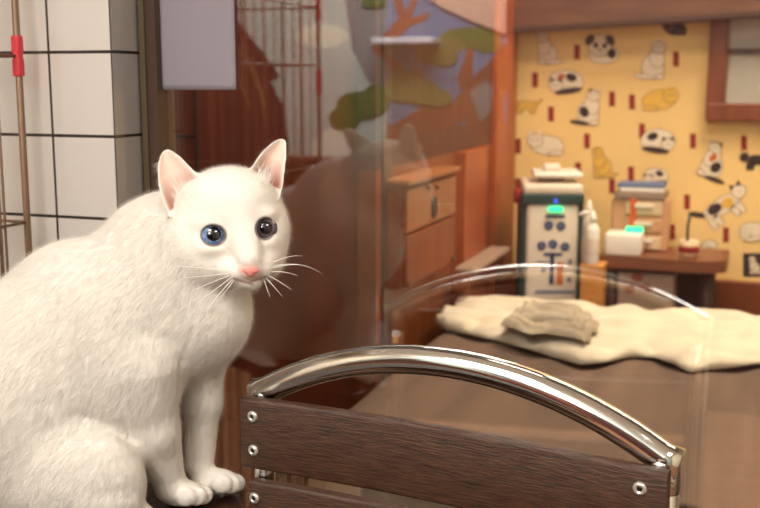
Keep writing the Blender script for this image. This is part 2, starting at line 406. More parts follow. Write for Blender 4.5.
for pts in ([(208,30),(228,38),(248,58),(262,90),(266,120)], [(190,44),(214,52),(238,74),(250,104)]):
    for k in range(len(pts)-1):
        (xa,ya),(xb,yb) = pts[k],pts[k+1]; mpoly([(xa,ya),(xb,yb),(xb-1.5,yb+1.5),(xa-1.5,ya+1.5)],'m_streak',4)
mpoly([(507,-80),(900,-80),(900,420),(507,420)],'m_dark',2)  # dark field added to keep a bright reflection off the papered room
# pine tree: trunk and boughs
mpoly([(512,38),(500,50),(478,72),(462,92),(446,108),(428,120),(400,124),(388,132),(388,142),(418,134),(448,128),(466,120),(474,150),(480,190),(480,215),(508,215),(506,150),(502,100),(512,80)],'m_trunk',4)
mpoly([(462,92),(456,78),(464,60),(468,42),(475,42),(472,64),(474,80)],'m_trunk',4)
mpoly([(370,48),(388,30),(398,18),(392,-4),(400,-4),(405,12),(412,-2),(418,0),(410,18),(430,12),(428,18),(408,28),(396,40),(384,52),(402,64),(408,78),(396,80),(388,64)],'m_trunk',4)
for lk, (x,y,rx,ry,m_) in enumerate([(470,38,30,11,'m_green'),(444,46,20,9,'m_olive'),(488,44,14,9,'m_green'),(430,54,14,10,'m_olive'),(444,58,14,8,'m_olive'),
                       (362,105,26,14,'m_green'),(345,118,16,12,'m_green'),(376,98,14,14,'m_green'),(402,86,16,16,'m_olive'),(420,92,22,12,'m_olive'),(438,98,14,9,'m_olive'),
                       (374,2,12,6,'m_green'),(415,84,12,14,'m_olive')]):
    mell(x,y,rx,ry,m_,6+lk)
mpoly([(424,-60),(424,-6),(440,6),(470,20),(506,34),(507,-60)],'m_soffit',24)
mpoly([(470,92),(486,80),(494,92),(490,112),(480,122)],'m_violet',5)
mpoly([(386,130),(400,120),(420,108),(452,96),(446,112),(424,126),(400,136)],'m_trunk',5)
m_ = mu.build('mural_paint', None, mw, fixn=False); m_['kind'] = 'structure'
# white shelf board on that wall, put in for the pale bar in the glass
q0 = reflY(372,41,REAR_Y+0.1); q1 = reflY(432,41,REAR_Y+0.1)
struct('rear_shelf', MB().box(((q0.x+q1.x)/2,REAR_Y+0.06,q0.z), (abs(q1.x-q0.x),0.12,0.022), M['lightwhite'], 0.004))

# ================================================================== TABLE UNDER THE CAT
TZ = 0.677
def ground(px, py): return onZ(px, py, TZ)
ta = YAW + math.atan((380-244)/F/0.951)      # its right edge runs away from the viewer
td = V((-math.sin(ta), math.cos(ta), 0)); tl = V((-math.cos(ta), -math.sin(ta), 0))
c0 = td*1.235                           # back right corner (plan)
W_T, D_T = 0.345, 0.56
tcen = c0 + tl*(W_T/2) - td*(D_T/2)
tab = thing('side_table', (tcen.x,tcen.y,0), 'small dark brown wooden table the white cat sits on', 'table', rz=ta)
MB().box((0,0,TZ-0.0125), (W_T,D_T,0.025), M['table'], 0.005).build('tabletop', None, tab, local=True)
MB().box((0,0,TZ-0.055), (W_T-0.06,D_T-0.06,0.06), M['table'], 0.003).build('apron', None, tab, local=True)
MB().lathe([(0.030,0.012),(0.026,0.05),(0.024,0.3),(0.024,TZ-0.085)], (-0.09,0.0,0), 24, M['table']).build('pedestal', None, tab, local=True)
MB().lathe([(0.10,0),(0.105,0.004),(0.10,0.012),(0.03,0.020)], (-0.09,0.0,0), 32, M['table']).build('base', None, tab, local=True)

# ================================================================== CAT
D0 = 1.15
def warp(X, Y, Z):
    d = D0 - Z*D0/F
    a = (X-380)/F*d; u = (254-Y)/F*d
    return [CAM[i] + FW[i]*d + RT[i]*a + UP[i]*u for i in range(3)]
H = 1.3
gx = np.arange(-95, 312, H, dtype=np.float32); gy = np.arange(126, 548, H, dtype=np.float32); gz = np.arange(-112, 92, H, dtype=np.float32)
SH = (len(gx), len(gy), len(gz)); BIG = 60.0
D = np.full(SH, BIG, np.float32)
def sub(lo, hi, mg):
    sl = []
    for g_, a, b_ in ((gx,lo[0],hi[0]),(gy,lo[1],hi[1]),(gz,lo[2],hi[2])):
        sl.append(slice(max(0, int(np.searchsorted(g_, a-mg))-1), min(len(g_), int(np.searchsorted(g_, b_+mg))+1)))
    return tuple(sl)
def coords(sl):
    return gx[sl[0]][:,None,None], gy[sl[1]][None,:,None], gz[sl[2]][None,None,:]
def smin(a, b_, k):
    h = np.maximum(k-np.abs(a-b_), 0)/k; return np.minimum(a, b_) - h*h*k*0.25
def put(sl, d, k): D[sl] = smin(D[sl], d.astype(np.float32), k)
def carve(sl, d, k): D[sl] = -smin(-D[sl], d.astype(np.float32), k)
def sd_ell(sl, c, r, rot=0.0):
    X, Y, Z = coords(sl); x = X-c[0]; y = Y-c[1]; z = Z-c[2]
    if rot: x, y = x*math.cos(rot)+y*math.sin(rot), -x*math.sin(rot)+y*math.cos(rot)
    k0 = np.sqrt((x/r[0])**2+(y/r[1])**2+(z/r[2])**2)+1e-6; k1 = np.sqrt((x/r[0]**2)**2+(y/r[1]**2)**2+(z/r[2]**2)**2)+1e-6
    return k0*(k0-1)/k1
def ellip(c, r, k=14, rot=0.0, cut=False):
    R_ = max(r[:2]) if rot else None
    rr = (R_ or r[0], R_ or r[1], r[2])
    sl = sub([c[i]-rr[i] for i in range(3)], [c[i]+rr[i] for i in range(3)], k+6)
    d = sd_ell(sl, c, r, rot); (carve if cut else put)(sl, d, k)
def cone(a, ra, b_, rb, k=12):
    a = np.array(a, float); b_ = np.array(b_, float); m = max(ra, rb)
    sl = sub(np.minimum(a, b_)-m, np.maximum(a, b_)+m, k+6); X, Y, Z = coords(sl)
    ab = b_-a; t = np.clip(((X-a[0])*ab[0]+(Y-a[1])*ab[1]+(Z-a[2])*ab[2])/(ab@ab), 0, 1)
    d = np.sqrt((X-a[0]-t*ab[0])**2+(Y-a[1]-t*ab[1])**2+(Z-a[2]-t*ab[2])**2) - (ra+(rb-ra)*t)
    put(sl, d, k)
# trunk
ellip((14,408,-22), (92,120,70)); ellip((82,346,-24), (96,108,66), 28); ellip((142,301,-26), (60,99,57), 20)
ellip((191,298,-22), (58,80,48), 22); ellip((203,318,-18), (46,44,40), 16)
ellip((120,380,-8), (52,60,40), 20)
# neck
ellip((166,238,-24), (42,47,42), 16)
cone((178,272,-24), 52, (216,232,-6), 46, 18)
# near foreleg, far foreleg
cone((142,372,0), 38, (153,432,-12), 27, 16); cone((153,432,-12), 27, (168,478,-32), 17.5, 10)
ellip((181,493,-37), (25,13.5,19), 8)
for q in ((186,497,-19,8.6),(196,496,-25,8.8),(202,495,-36,8.8),(199,495,-48,8.4)): ellip(q[:3], (q[3]*1.25,q[3]*1.12,q[3]*0.78), 1.6)
cone((201,354,-40), 27, (202,402,-50), 18, 14); cone((203,402,-50), 18.5, (199,464,-60), 14.5, 10)
ellip((215,481,-60), (24,13,18), 8)
for q in ((222,484,-43,8.4),(230,484,-50,8.6),(235,483,-61,8.4),(230,483,-73,8)): ellip(q[:3], (q[3]*1.25,q[3]*1.12,q[3]*0.78), 1.6)
# haunch and hind foot
ellip((74,484,10), (73,65,44), 14); ellip((96,506,16), (46,20,34), 8); ellip((128,512,8), (26,12,17), 6)
# tail lying round the far side
cone((-30,500,-40), 22, (-20,500,-72), 18, 12); cone((-20,500,-72), 18, (60,492,-98), 15, 8)
# skull
ellip((228,217,0), (56,49,50), 16); ellip((231,200,18), (42,31,36), 12)
ellip((260,234,6), (30,33,34), 10); ellip((200,246,8), (33,36,34), 12); ellip((222,262,12), (34,26,32), 10)
cone((240,208,30), 22, (249,258,51), 13, 12); ellip((243,236,34), (17,22,14), 10)
ellip((238,271,42), (17.5,11.5,13), 7); ellip((261,267,41), (13,11.5,13), 7); ellip((250,270,52), (10,9,9), 5)
ellip((248.5,282,36), (14,8.5,12), 7)
ellip((266,257,18), (19,22,24), 10)
ellip((208,222,34), (17,9,14), 8); ellip((263,214,32), (13,8,14), 8)      # brows
ellip((212,248,38), (15,8,12), 8); ellip((266,242,34), (11,8,12), 8)      # below the eyes
# mouth slit and nostril groove
ellip((243,281.5,58), (9,1.0,6), 1.2, 0.28, True); ellip((258,279.5,55), (7,1.0,6), 1.2, -0.3, True); ellip((250.5,277,62), (1.0,4,7), 1.2, 0, True)
# ears: dished triangular shells open to the front
def ear(base, tip, w, z0, zt, dish, th, lean=0.0, bw=1.0):
    bx, by = base; tx, ty = tip; L = math.hypot(tx-bx, ty-by); ux, uy = (tx-bx)/L, (ty-by)/L; vx, vy = -uy, ux
    sl = sub((min(bx,tx)-w-4, min(by,ty)-6, min(z0,zt)-20), (max(bx,tx)+w+4, max(by,ty)+10, max(z0,zt)+20), 8)
    X, Y, Z = coords(sl)
    t = ((X-bx)*ux+(Y-by)*uy)/L; q = (X-bx)*vx+(Y-by)*vy - lean*np.sin(np.clip(t,0,1)*PI)
    tc = np.clip(t, 0, 1)
    hw = w*np.sqrt(np.maximum(1-tc**1.7, 0.0))*(0.80+0.20*(1-tc)) + 0.01
    out = np.maximum(np.abs(q)-hw, np.maximum((t-1)*L, (-t-0.25)*L))
    surf = z0+(zt-z0)*t + dish*((q/np.maximum(hw,5))**2)*(0.35+0.65*(1-tc)) - dish*0.55
    sh = np.abs(Z-surf)-th
    d = -smin(-out, -sh, 4.0)
    put(sl, d+0*X, 7)
    return (bx,by,tx,ty,L,ux,uy,vx,vy,w,z0,zt,dish,lean)
EARS = [ear((188,199), (164.5,149.5), 24.5, 14, 8, 20, 2.8, lean=-2), ear((266,181), (283.5,138.5), 18.5, 8, 4, 18, 2.8, lean=-2)]
# eye openings
def surf_z(px, py):
    i = int(round((px-gx[0])/H)); j = int(round((py-gy[0])/H)); col = D[i,j]; ks = np.nonzero(col < 0)[0]
    return float(gz[ks[-1]])
EYES = [dict(p=(213.5,235.3), r=13.8, o=(11.2,9.4), rot=0.18, iris='blue'), dict(p=(265,228.6), r=12.6, o=(8.5,9.9), rot=0.35, iris='grey')]
for e in EYES:
    e['z'] = surf_z(*e['p'])
    ellip((e['p'][0],e['p'][1],e['z']+1), (e['o'][0],e['o'][1],13), 3.0, e['rot'], True)
# everything ends on the table top
X, Y, Z = coords((slice(None),)*3)
wz = np.broadcast_to(warp(X, Y, Z)[2], SH)
D = np.maximum(D, ((TZ+0.0022)-wz)*F/D0).astype(np.float32)
def nets(v):
    s = v < 0
    c = np.zeros((SH[0]-1,SH[1]-1,SH[2]-1), np.int8)
    offs = [(i,j,k) for i in (0,1) for j in (0,1) for k in (0,1)]
    for (i,j,k) in offs: c += s[i:SH[0]-1+i, j:SH[1]-1+j, k:SH[2]-1+k]
    act = (c > 0) & (c < 8); I, J, K = np.nonzero(act)
    cv = {o: v[I+o[0],J+o[1],K+o[2]] for o in offs}
    acc = np.zeros((len(I),3)); cnt = np.zeros(len(I))
    for a in offs:
        for ax in range(3):
            if a[ax]: continue
            b_ = list(a); b_[ax] = 1; b_ = tuple(b_)
            va, vb = cv[a], cv[b_]; x = (va < 0) != (vb < 0); t = np.where(x, va/(va-vb+1e-12), 0)
            p = np.array(a, float)[None,:].repeat(len(I),0); p[:,ax] = t
            acc[x] += p[x]; cnt[x] += 1
    P = acc/cnt[:,None] + np.stack([I,J,K],1)
    idx = np.full(c.shape, -1, np.int64); idx[I,J,K] = np.arange(len(I))
    Q = []
    for ax in range(3):
        a = [slice(1,-1)]*3; b_ = [slice(1,-1)]*3; a[ax] = slice(0,-1); b_[ax] = slice(1,None)
        sa, sb = s[tuple(a)], s[tuple(b_)]
        E = np.nonzero(sa != sb); pos = sa[E]
        off = [1,1,1]; off[ax] = 0
        e = [E[0]+off[0], E[1]+off[1], E[2]+off[2]]
        u, w_ = [(1,2),(2,0),(0,1)][ax]
        def cell(du, dw):
            q = [e[0].copy(), e[1].copy(), e[2].copy()]; q[u] -= du; q[w_] -= dw; return idx[q[0],q[1],q[2]]
        quad = np.stack([cell(1,1),cell(0,1),cell(0,0),cell(1,0)],1)
        quad[~pos] = quad[~pos][:,::-1]; Q.append(quad)
    return P, np.concatenate(Q)
P, Q = nets(D)
PW = np.stack([gx[0]+P[:,0]*H, gy[0]+P[:,1]*H, gz[0]+P[:,2]*H], 1)     # shaping space
# keep the biggest island only, relax a little
for it in range(2):
    acc = np.zeros_like(PW); cn = np.zeros(len(PW))
    for a in range(4):
        for b_ in (1,3):
            np.add.at(acc, Q[:,a], PW[Q[:,(a+b_) % 4]]); np.add.at(cn, Q[:,a], 1)
    PW = PW*0.45 + 0.55*acc/np.maximum(cn,1)[:,None]
# soft tufting of the coat, drawn out along the lie of the hair
ac = PW[:,0]*0.81+PW[:,1]*0.59; al = -0.59*PW[:,0]+0.81*PW[:,1]; zz = PW[:,2]
hd = np.clip(1.35-np.sqrt(((PW[:,0]-230)/60)**2+((PW[:,1]-222)/62)**2),0,1)*4; hd = 1-np.clip(hd,0,1); pw = np.clip((478-PW[:,1])/15,0,1)*(PW[:,0] > 140)+(PW[:,0] <= 140)
tuft = 0
for (k1,k2,k3,ph,am) in ((0.33,0.075,0.21,0.3,0.34),(0.52,0.11,0.37,1.9,0.24),(0.21,0.05,0.15,4.0,0.42),(0.83,0.21,0.6,2.2,0.13),(0.44,-0.12,-0.3,5.1,0.24)):
    tuft = tuft + am*np.sin(ac*k1+zz*k3+1.8*np.sin(al*k2+ph)+1.1*np.sin(al*k2*2.3+ac*0.05+ph*2)+ph)
tuft = tuft*hd*pw
for pts_, w_, a_ in ((((192,330),(182,362),(178,404),(181,440)),3.4,5.0), (((128,340),(140,372),(152,398)),5.0,2.6), (((150,330),(166,372),(168,398)),4.0,2.2), (((196,318),(214,312),(232,322)),4.0,1.6), (((40,404),(86,416),(112,424),(136,456)),5.0,3.4)):
    for (xa,ya),(xb,yb) in zip(pts_[:-1],pts_[1:]):
        tt = np.clip(((PW[:,0]-xa)*(xb-xa)+(PW[:,1]-ya)*(yb-ya))/((xb-xa)**2+(yb-ya)**2),0,1)
        dd = np.hypot(PW[:,0]-xa-tt*(xb-xa), PW[:,1]-ya-tt*(yb-ya)); tuft = tuft - a_*0.7*np.exp(-(dd/w_)**2)*(PW[:,2] > -30)
wx_, wy_, wz_ = warp(PW[:,0], PW[:,1], PW[:,2]); XYZ = np.stack([wx_,wy_,wz_],1)
fn = np.cross(XYZ[Q[:,2]]-XYZ[Q[:,0]], XYZ[Q[:,3]]-XYZ[Q[:,1]])
vn = np.zeros_like(XYZ)
for a in range(4): np.add.at(vn, Q[:,a], fn)
vn /= np.linalg.norm(vn,axis=1)[:,None]+1e-12
# orientation check: surface seen from the viewer must face it
cvec = XYZ - np.array(CAM)
near = np.argmin(np.linalg.norm(cvec,axis=1))
if (vn[near] @ cvec[near]) > 0: Q = Q[:,::-1].copy(); vn = -vn
XYZ = XYZ + vn*(tuft*1.0*D0/F)[:,None]*0.33
fn = np.cross(XYZ[Q[:,2]]-XYZ[Q[:,0]], XYZ[Q[:,3]]-XYZ[Q[:,1]]); vn = np.zeros_like(XYZ)
for a in range(4): np.add.at(vn, Q[:,a], fn)
vn /= np.linalg.norm(vn,axis=1)[:,None]+1e-12
XYZ[:,2] = np.maximum(XYZ[:,2], TZ+0.0015)
# colour of the coat: white, pink skin inside the ears and on the nose leather's edge
colr = np.tile(np.array(lin((238,232,224))[:3]), (len(PW),1)); bare = np.zeros(len(PW))
def blend(w, c):
    global colr
    w = np.clip(w,0,1)[:,None]; colr = colr*(1-w) + np.array(lin(c)[:3])*w
for (bx,by,tx,ty,L,ux,uy,vx,vy,w,z0,zt,dish,lean) in EARS:
    t = ((PW[:,0]-bx)*ux+(PW[:,1]-by)*uy)/L; q = (PW[:,0]-bx)*vx+(PW[:,1]-by)*vy - lean*np.sin(np.clip(t,0,1)*PI)
    hw = w*np.sqrt(np.maximum(1-np.clip(t,0,1)**1.7,0))*(0.8+0.2*(1-np.clip(t,0,1)))+0.01
    surf = z0+(zt-z0)*t + dish*((q/np.maximum(hw,5))**2)*(0.35+0.65*(1-np.clip(t,0,1))) - dish*0.55
    front = np.clip((PW[:,2]-surf)/2.0+0.2,0,1)*(np.abs(q) < hw*1.15)*(t > -0.05)*(t < 1.05)*(PW[:,2]-surf < 8)
    edge = np.clip((hw*0.96-np.abs(q))/5.0,0,1)
    blend(front*edge*0.8, (230,194,178)); blend(front*edge*np.clip(0.55-t,0,1)*1.9, (160,100,82))
    bare = np.maximum(bare, front*(0.3+0.7*edge)); bare = np.maximum(bare, 0.7*(t > 0.1)*(t < 1.1)*(np.abs(q) < hw*1.3)*(np.abs(PW[:,2]-surf) < 8))
for e in EYES:
    r = np.sqrt(((PW[:,0]-e['p'][0])/(e['o'][0]+1.5))**2+((PW[:,1]-e['p'][1])/(e['o'][1]+1.5))**2)
    blend(np.clip((1.12-r)/0.12,0,1)*0.85*(PW[:,2] > 10), (84,66,68)); bare = np.maximum(bare, np.clip((1.6-r)/0.3,0,1)*(PW[:,2] > 10))
    bare = np.maximum(bare, 0)
for (x0_,y0_,x1_,y1_,wd,st_,cc_) in ((221.5,241,229,249,2.4,0.4,(200,150,138)),(258.5,236,259.5,243,2.2,0.5,(170,130,124))):
    tt = np.clip(((PW[:,0]-x0_)*(x1_-x0_)+(PW[:,1]-y0_)*(y1_-y0_))/((x1_-x0_)**2+(y1_-y0_)**2),0,1)
    dd = np.hypot(PW[:,0]-x0_-tt*(x1_-x0_), PW[:,1]-y0_-tt*(y1_-y0_)); blend(np.clip((wd*(1.1-tt*0.6)-dd)/1.5,0,1)*(PW[:,2] > 10)*st_, cc_)
rn = np.sqrt(((PW[:,0]-250)/11)**2+((PW[:,1]-271)/7)**2); bare = np.maximum(bare, np.clip((1.5-rn)/0.4,0,1)*(PW[:,2] > 30))
blend(np.clip((1.35-rn)/0.5,0,1)*(PW[:,2] > 40)*0.6, (226,170,160))
rm = np.minimum(np.abs(PW[:,1]-(281.5+0.28*(PW[:,0]-243)))+8*(np.abs(PW[:,0]-243) > 10), np.abs(PW[:,1]-(279.5-0.3*(PW[:,0]-258)))+8*(np.abs(PW[:,0]-258) > 8))
blend(np.clip((1.9-rm)/1.2,0,1)*(PW[:,2] > 38)*0.75, (168,116,106)); bare = np.maximum(bare, np.clip((3-rm)/1.5,0,1)*(PW[:,2] > 38))

m = bpy.data.materials.new('white_fur'); m.use_nodes = True; nt = m.node_tree; bs = nt.nodes['Principled BSDF']
at = nt.nodes.new('ShaderNodeAttribute'); at.attribute_name = 'coat'
nt.links.new(at.outputs['Color'], bs.inputs['Base Color']); bs.inputs['Roughness'].default_value = 0.85; bs.inputs['Specular IOR Level'].default_value = 0.15
M['fur'] = m
cat_base = V((float(XYZ[:,0].mean()), float(XYZ[:,1].mean()), TZ))
cat_me = bpy.data.meshes.new('cat'); cat_me.from_pydata((XYZ-np.array(cat_base)).tolist(), [], Q.tolist())
cat_me.materials.append(M['fur']); cat_me.polygons.foreach_set('use_smooth', [True]*len(Q))
ca = cat_me.color_attributes.new('coat', 'FLOAT_COLOR', 'POINT')
ca.data.foreach_set('color', np.concatenate([colr, np.ones((len(colr),1))],1).astype(np.float32).ravel())
cat_me.update()
cat = bpy.data.objects.new('cat', cat_me); COL.objects.link(cat); cat.location = cat_base
tag(cat, 'white cat with pink ears sitting upright on the dark table and looking back', 'cat')
# fur: short strands lying along the coat
NH = 230000
ar = np.linalg.norm(fn,axis=1); fi = rng.choice(len(Q), NH, p=ar/ar.sum()); u = rng.random((NH,4))**1.0; u /= u.sum(1)[:,None]
root = (XYZ[Q[fi]]*u[:,:,None]).sum(1); rw = (PW[Q[fi]]*u[:,:,None]).sum(1); nn = (vn[Q[fi]]*u[:,:,None]).sum(1); nn /= np.linalg.norm(nn,axis=1)[:,None]
rb = (bare[Q[fi]]*u).sum(1); rc = (colr[Q[fi]]*u[:,:,None]).sum(1)
keep = (rng.random(NH) > rb*1.05) & (root[:,2] > TZ+0.018)
root, rw, nn, rc = root[keep], rw[keep], nn[keep], rc[keep]; NH = len(root)
headw = np.clip(1-np.sqrt(((rw[:,0]-230)/62)**2+((rw[:,1]-222)/62)**2),0,1); headw = np.clip(headw*4,0,1)
legw = np.clip((rw[:,1]-400)/40,0,1)*(rw[:,0] > 130)
fl_body = np.stack([-0.55+0*rw[:,0], 0.75+0*rw[:,0], 0*rw[:,0]],1); fl_leg = np.array([[0.15,1.0,0.1]])
fl_head = rw-np.array([[250,262,60]]); fl_head /= np.linalg.norm(fl_head,axis=1)[:,None]+1e-9
fl = fl_body*(1-legw)[:,None]+fl_leg*legw[:,None]; fl = fl*(1-headw)[:,None]+fl_head*headw[:,None]
fl = fl[:,0:1]*np.array(RT)[None] - fl[:,1:2]*np.array(UP)[None] - fl[:,2:3]*np.array(FW)[None]
jit = rng.normal(0,0.22,(NH,3)); fl = fl+jit; fl -= nn*(fl*nn).sum(1)[:,None]; fl /= np.linalg.norm(fl,axis=1)[:,None]+1e-9
ln = (0.0120*(1-headw)*(1-0.5*legw)+0.0046*headw)*rng.uniform(0.6,1.2,NH)
tipd = fl*0.93+nn*rng.uniform(0.16,0.62,NH)[:,None]; tipd /= np.linalg.norm(tipd,axis=1)[:,None]
sd = np.cross(nn, tipd); sd /= np.linalg.norm(sd,axis=1)[:,None]+1e-9
hwid = rng.uniform(0.00007,0.00015,NH)[:,None]
# longer wisps at the inner edge of each ear
ex_r, ex_t, ex_l = [], [], []
for (bx,by,tx,ty,dx_) in ((183,203,-12,-30,1),(268,186,6,-26,-1)):
    for k in range(170):
        u0 = rng.uniform(-1,1); px_ = bx+u0*11*(1 if dx_ > 0 else 0.7)+4*dx_; py_0 = by-rng.uniform(0,16)-abs(u0)*2
        i0 = int(round((px_-gx[0])/H)); j0 = int(round((py_0-gy[0])/H)); ks = np.nonzero(D[i0,j0] < 0)[0]
        if not len(ks): continue
        p0_ = np.array(warp(px_,py_0,float(gz[ks[-1]])))
        d_ = np.array(RT)*(tx*0.05+rng.normal(0,0.35)-0.25*dx_)+np.array(UP)*(1.0+rng.normal(0,0.25))-np.array(FW)*rng.uniform(0.15,0.6)
        ex_r.append(p0_); ex_t.append(d_/np.linalg.norm(d_)); ex_l.append(rng.uniform(0.008,0.017))
ex_n = np.tile(-np.array(FW)+np.array(UP)*0.3,(len(ex_r),1)); ex_n /= np.linalg.norm(ex_n,axis=1)[:,None]
root = np.concatenate([root,ex_r]); nn = np.concatenate([nn,ex_n]); tipd = np.concatenate([tipd,ex_t]); ln = np.concatenate([ln,ex_l])
e_s = np.cross(ex_n,np.array(ex_t)); e_s /= np.linalg.norm(e_s,axis=1)[:,None]; sd = np.concatenate([sd,e_s]); hwid = np.concatenate([hwid,np.full((len(ex_r),1),0.00016)])
rc = np.concatenate([rc,np.tile(np.array(lin((238,232,224))[:3]),(len(ex_r),1))]); fl = np.concatenate([fl,ex_t]); NH = len(root)
r0 = root-nn*0.0004
vsh = np.stack([r0+sd*hwid, r0-sd*hwid, r0+tipd*ln[:,None]],1).reshape(-1,3)
fme = bpy.data.meshes.new('fur'); fme.vertices.add(NH*3); fme.loops.add(NH*3); fme.polygons.add(NH)
fme.vertices.foreach_set('co', (vsh-np.array(cat_base)).astype(np.float32).ravel()); fme.loops.foreach_set('vertex_index', np.arange(NH*3, dtype=np.int32)); fme.polygons.foreach_set('loop_start', np.arange(0,NH*3,3,dtype=np.int32)); fme.polygons.foreach_set('loop_total', np.full(NH,3,dtype=np.int32)); fme.update(calc_edges=True)
fme.materials.append(M['fur']); fme.polygons.foreach_set('use_smooth', [True]*NH)
fa = fme.color_attributes.new('coat', 'FLOAT_COLOR', 'POINT')
fa.data.foreach_set('color', np.concatenate([np.repeat(rc*rng.uniform(0.90,1.06,(NH,1)),3,0), np.ones((NH*3,1))],1).astype(np.float32).ravel())
hn = nn + fl*0.12 + rng.normal(0,0.20,(NH,3)); hn /= np.linalg.norm(hn,axis=1)[:,None]
fme.update(); fme.normals_split_custom_set_from_vertices(np.repeat(hn,3,0).tolist())
fo = bpy.data.objects.new('fur', fme); COL.objects.link(fo); fo.parent = cat; fo['kind'] = 'stuff'
# eyes
M['pupil'] = mat('pupil', (14,10,16), 0.05, coat=1.0)
M['iris_blue'] = mat('iris_blue', (76,104,156), 0.1, coat=1.0, col2=(136,164,208), scale=300)
M['iris_grey'] = mat('iris_grey', (84,76,88), 0.1, coat=1.0, col2=(120,112,124), scale=300)
M['eyerim'] = mat('eye_rim', (30,24,34), 0.1, coat=1.0)
def eye(e):
    c = Wd(e['p'][0], e['p'][1], D0-(e['z']-e['r']*0.84)*D0/F); R_ = e['r']*D0/F
    gaze = (CAM + RT*0.02 + UP*0.12 - c).normalized()
    if e['iris'] == 'grey': gaze = (CAM + RT*0.10 + UP*0.08 - c).normalized()
    q = Vector((0,0,1)).rotation_difference(gaze).to_matrix()
    b = MB(); n = 32
    angs = [0,8,16,24,30,34,36,44,52,56,62,70,85,100,120,150,180]
    im = M['iris_'+e['iris']]
    for i in range(len(angs)-1):
        a0, a1 = math.radians(angs[i]), math.radians(angs[i+1])
        mm = M['pupil'] if angs[i+1] <= 30 else im if angs[i+1] <= 56 else M['eyerim']
        vs = [c + q @ V((math.sin(a)*math.cos(2*PI*k/n), math.sin(a)*math.sin(2*PI*k/n), math.cos(a)))*R_ for a in (a0,a1) for k in range(n)]
        b.add(vs, [[k,(k+1) % n,n+(k+1) % n,n+k] for k in range(n)], mm, True)
    o = b.build('eye', None, cat)
    bm_ = bmesh.new(); bm_.from_mesh(o.data); bmesh.ops.remove_doubles(bm_, verts=bm_.verts, dist=1e-6); bmesh.ops.recalc_face_normals(bm_, faces=bm_.faces); bm_.to_mesh(o.data); bm_.free()
    return o
e0 = eye(EYES[0]); e0['label'] = 'blue eye'; e1 = eye(EYES[1]); e1['label'] = 'dark grey eye'
# nose leather
M['nose'] = mat('pink_nose', (222,140,130), 0.4, bump=0.2, bscale=400)
bm = bmesh.new(); bmesh.ops.create_icosphere(bm, subdivisions=3, radius=1)
for v in bm.verts:
    x, y, z = v.co
    w_ = 1.0 if y > 0 else 1+0.75*y
    v.co = (x*8.6*w_ + 0.3, (y if y > 0 else y*1.35)*4.6, z*5.0)
nv = [Wd(250.2+v.co.x, 271-v.co.y, D0-(58.5+v.co.z+(-0.25*v.co.y if v.co.y < 0 else 0)*0)*D0/F) for v in bm.verts]
MB().add(nv, [[v.index for v in f.verts] for f in bm.faces], M['nose'], True).build('nose', None, cat)['label'] = 'pink nose'; bm.free()
# whiskers
M['whisker'] = mat('whisker', (250,246,240), 0.35)
WH = [((266,268,44),(300,258,50),(322,274,40)), ((267,270,44),(290,262,54),(306,266,50)), ((266,272,44),(284,270,56),(298,276,54)),
      ((265,274,44),(278,280,54),(292,290,52)), ((264,276,43),(272,284,54),(282,296,52)), ((266,266,43),(288,254,48),(302,256,40)), ((263,277,43),(266,286,54),(270,297,52)),
      ((232,273,52),(208,276,70),(182,278,74)), ((231,275,52),(206,284,72),(186,294,76)), ((232,277,52),(212,292,72),(196,304,76)),
      ((233,279,51),(218,294,70),(206,312,76)), ((230,271,52),(206,268,66),(176,266,66)), ((234,280,50),(226,292,66),(216,302,72))]
for a, b_, c in WH:
    pts = []
    for k in range(13):
        t = k/12; q = [a[i]*(1-t)**2+2*b_[i]*t*(1-t)+c[i]*t*t for i in range(3)]; pts.append(Wd(q[0], q[1], D0-q[2]*D0/F))
    MB().tube(pts, [0.00042*(1-0.85*k/12)+0.00006 for k in range(13)], 5, M['whisker']).build('whisker', None, cat)

# ================================================================== CHAIR
L0 = Wd(266,388,1.20); R0 = Wd(664,461,0.985)
chx = V((R0.x-L0.x, R0.y-L0.y, 0)); CW = chx.length; crz = math.atan2(chx.y, chx.x)
cc = (L0+R0)/2; ztop = (L0.z+R0.z)/2
ch = thing('chair', (cc.x,cc.y,0), 'chair with a shiny chrome arched top tube and dark brown wooden back slats', 'chair', rz=crz)
TR = 0.0158
hw_ = CW/2
pk = Wd(432,353,1.12).z - ztop
def arch(n=40):
    Rr = (hw_*hw_+pk*pk)/(2*pk); a = math.asin(hw_/Rr); return [V((Rr*math.sin(-a+2*a*k/n), 0, ztop-Rr+pk+Rr*math.cos(-a+2*a*k/n))) for k in range(n+1)]
A = arch()
A = [A[0]+V((-TR*0.98,0,-0.0035))]+A[:1]+A[2:-2]+A[-1:]+[A[-1]+V((TR*0.98,0,-0.0035))]
MB().tube(A, TR, 20, M['chrome']).build('top_tube', None, ch, local=True)['label'] = 'arched chrome top tube'
seat_z = 0.45
for s_ in (-1,1):
    x = s_*hw_
    MB().tube([(x,0,ztop+0.004),(x,0,ztop-0.1),(x,0,seat_z),(x+s_*0.004,0.02,0.2),(x+s_*0.01,0.05,0.0)], TR, 18, M['chrome']).build('leg', None, ch, local=True)
    MB().lathe([(0.0160,-0.036),(0.0167,-0.034),(0.0167,-0.006),(0.0160,-0.003),(0.0001,-0.003)], (x,0,ztop+0.004), 20, M['weld']).build('elbow_joint', None, ch, local=True)
    MB().tube([(x,-0.42,seat_z-0.02),(x,-0.43,0.2),(x+s_*0.01,-0.45,0)], TR, 16, M['chrome']).build('leg', None, ch, local=True)
    MB().tube([(x,0,seat_z-0.03),(x,-0.43,seat_z-0.03)], 0.011, 12, M['chrome']).build('seat_rail', None, ch, local=True)
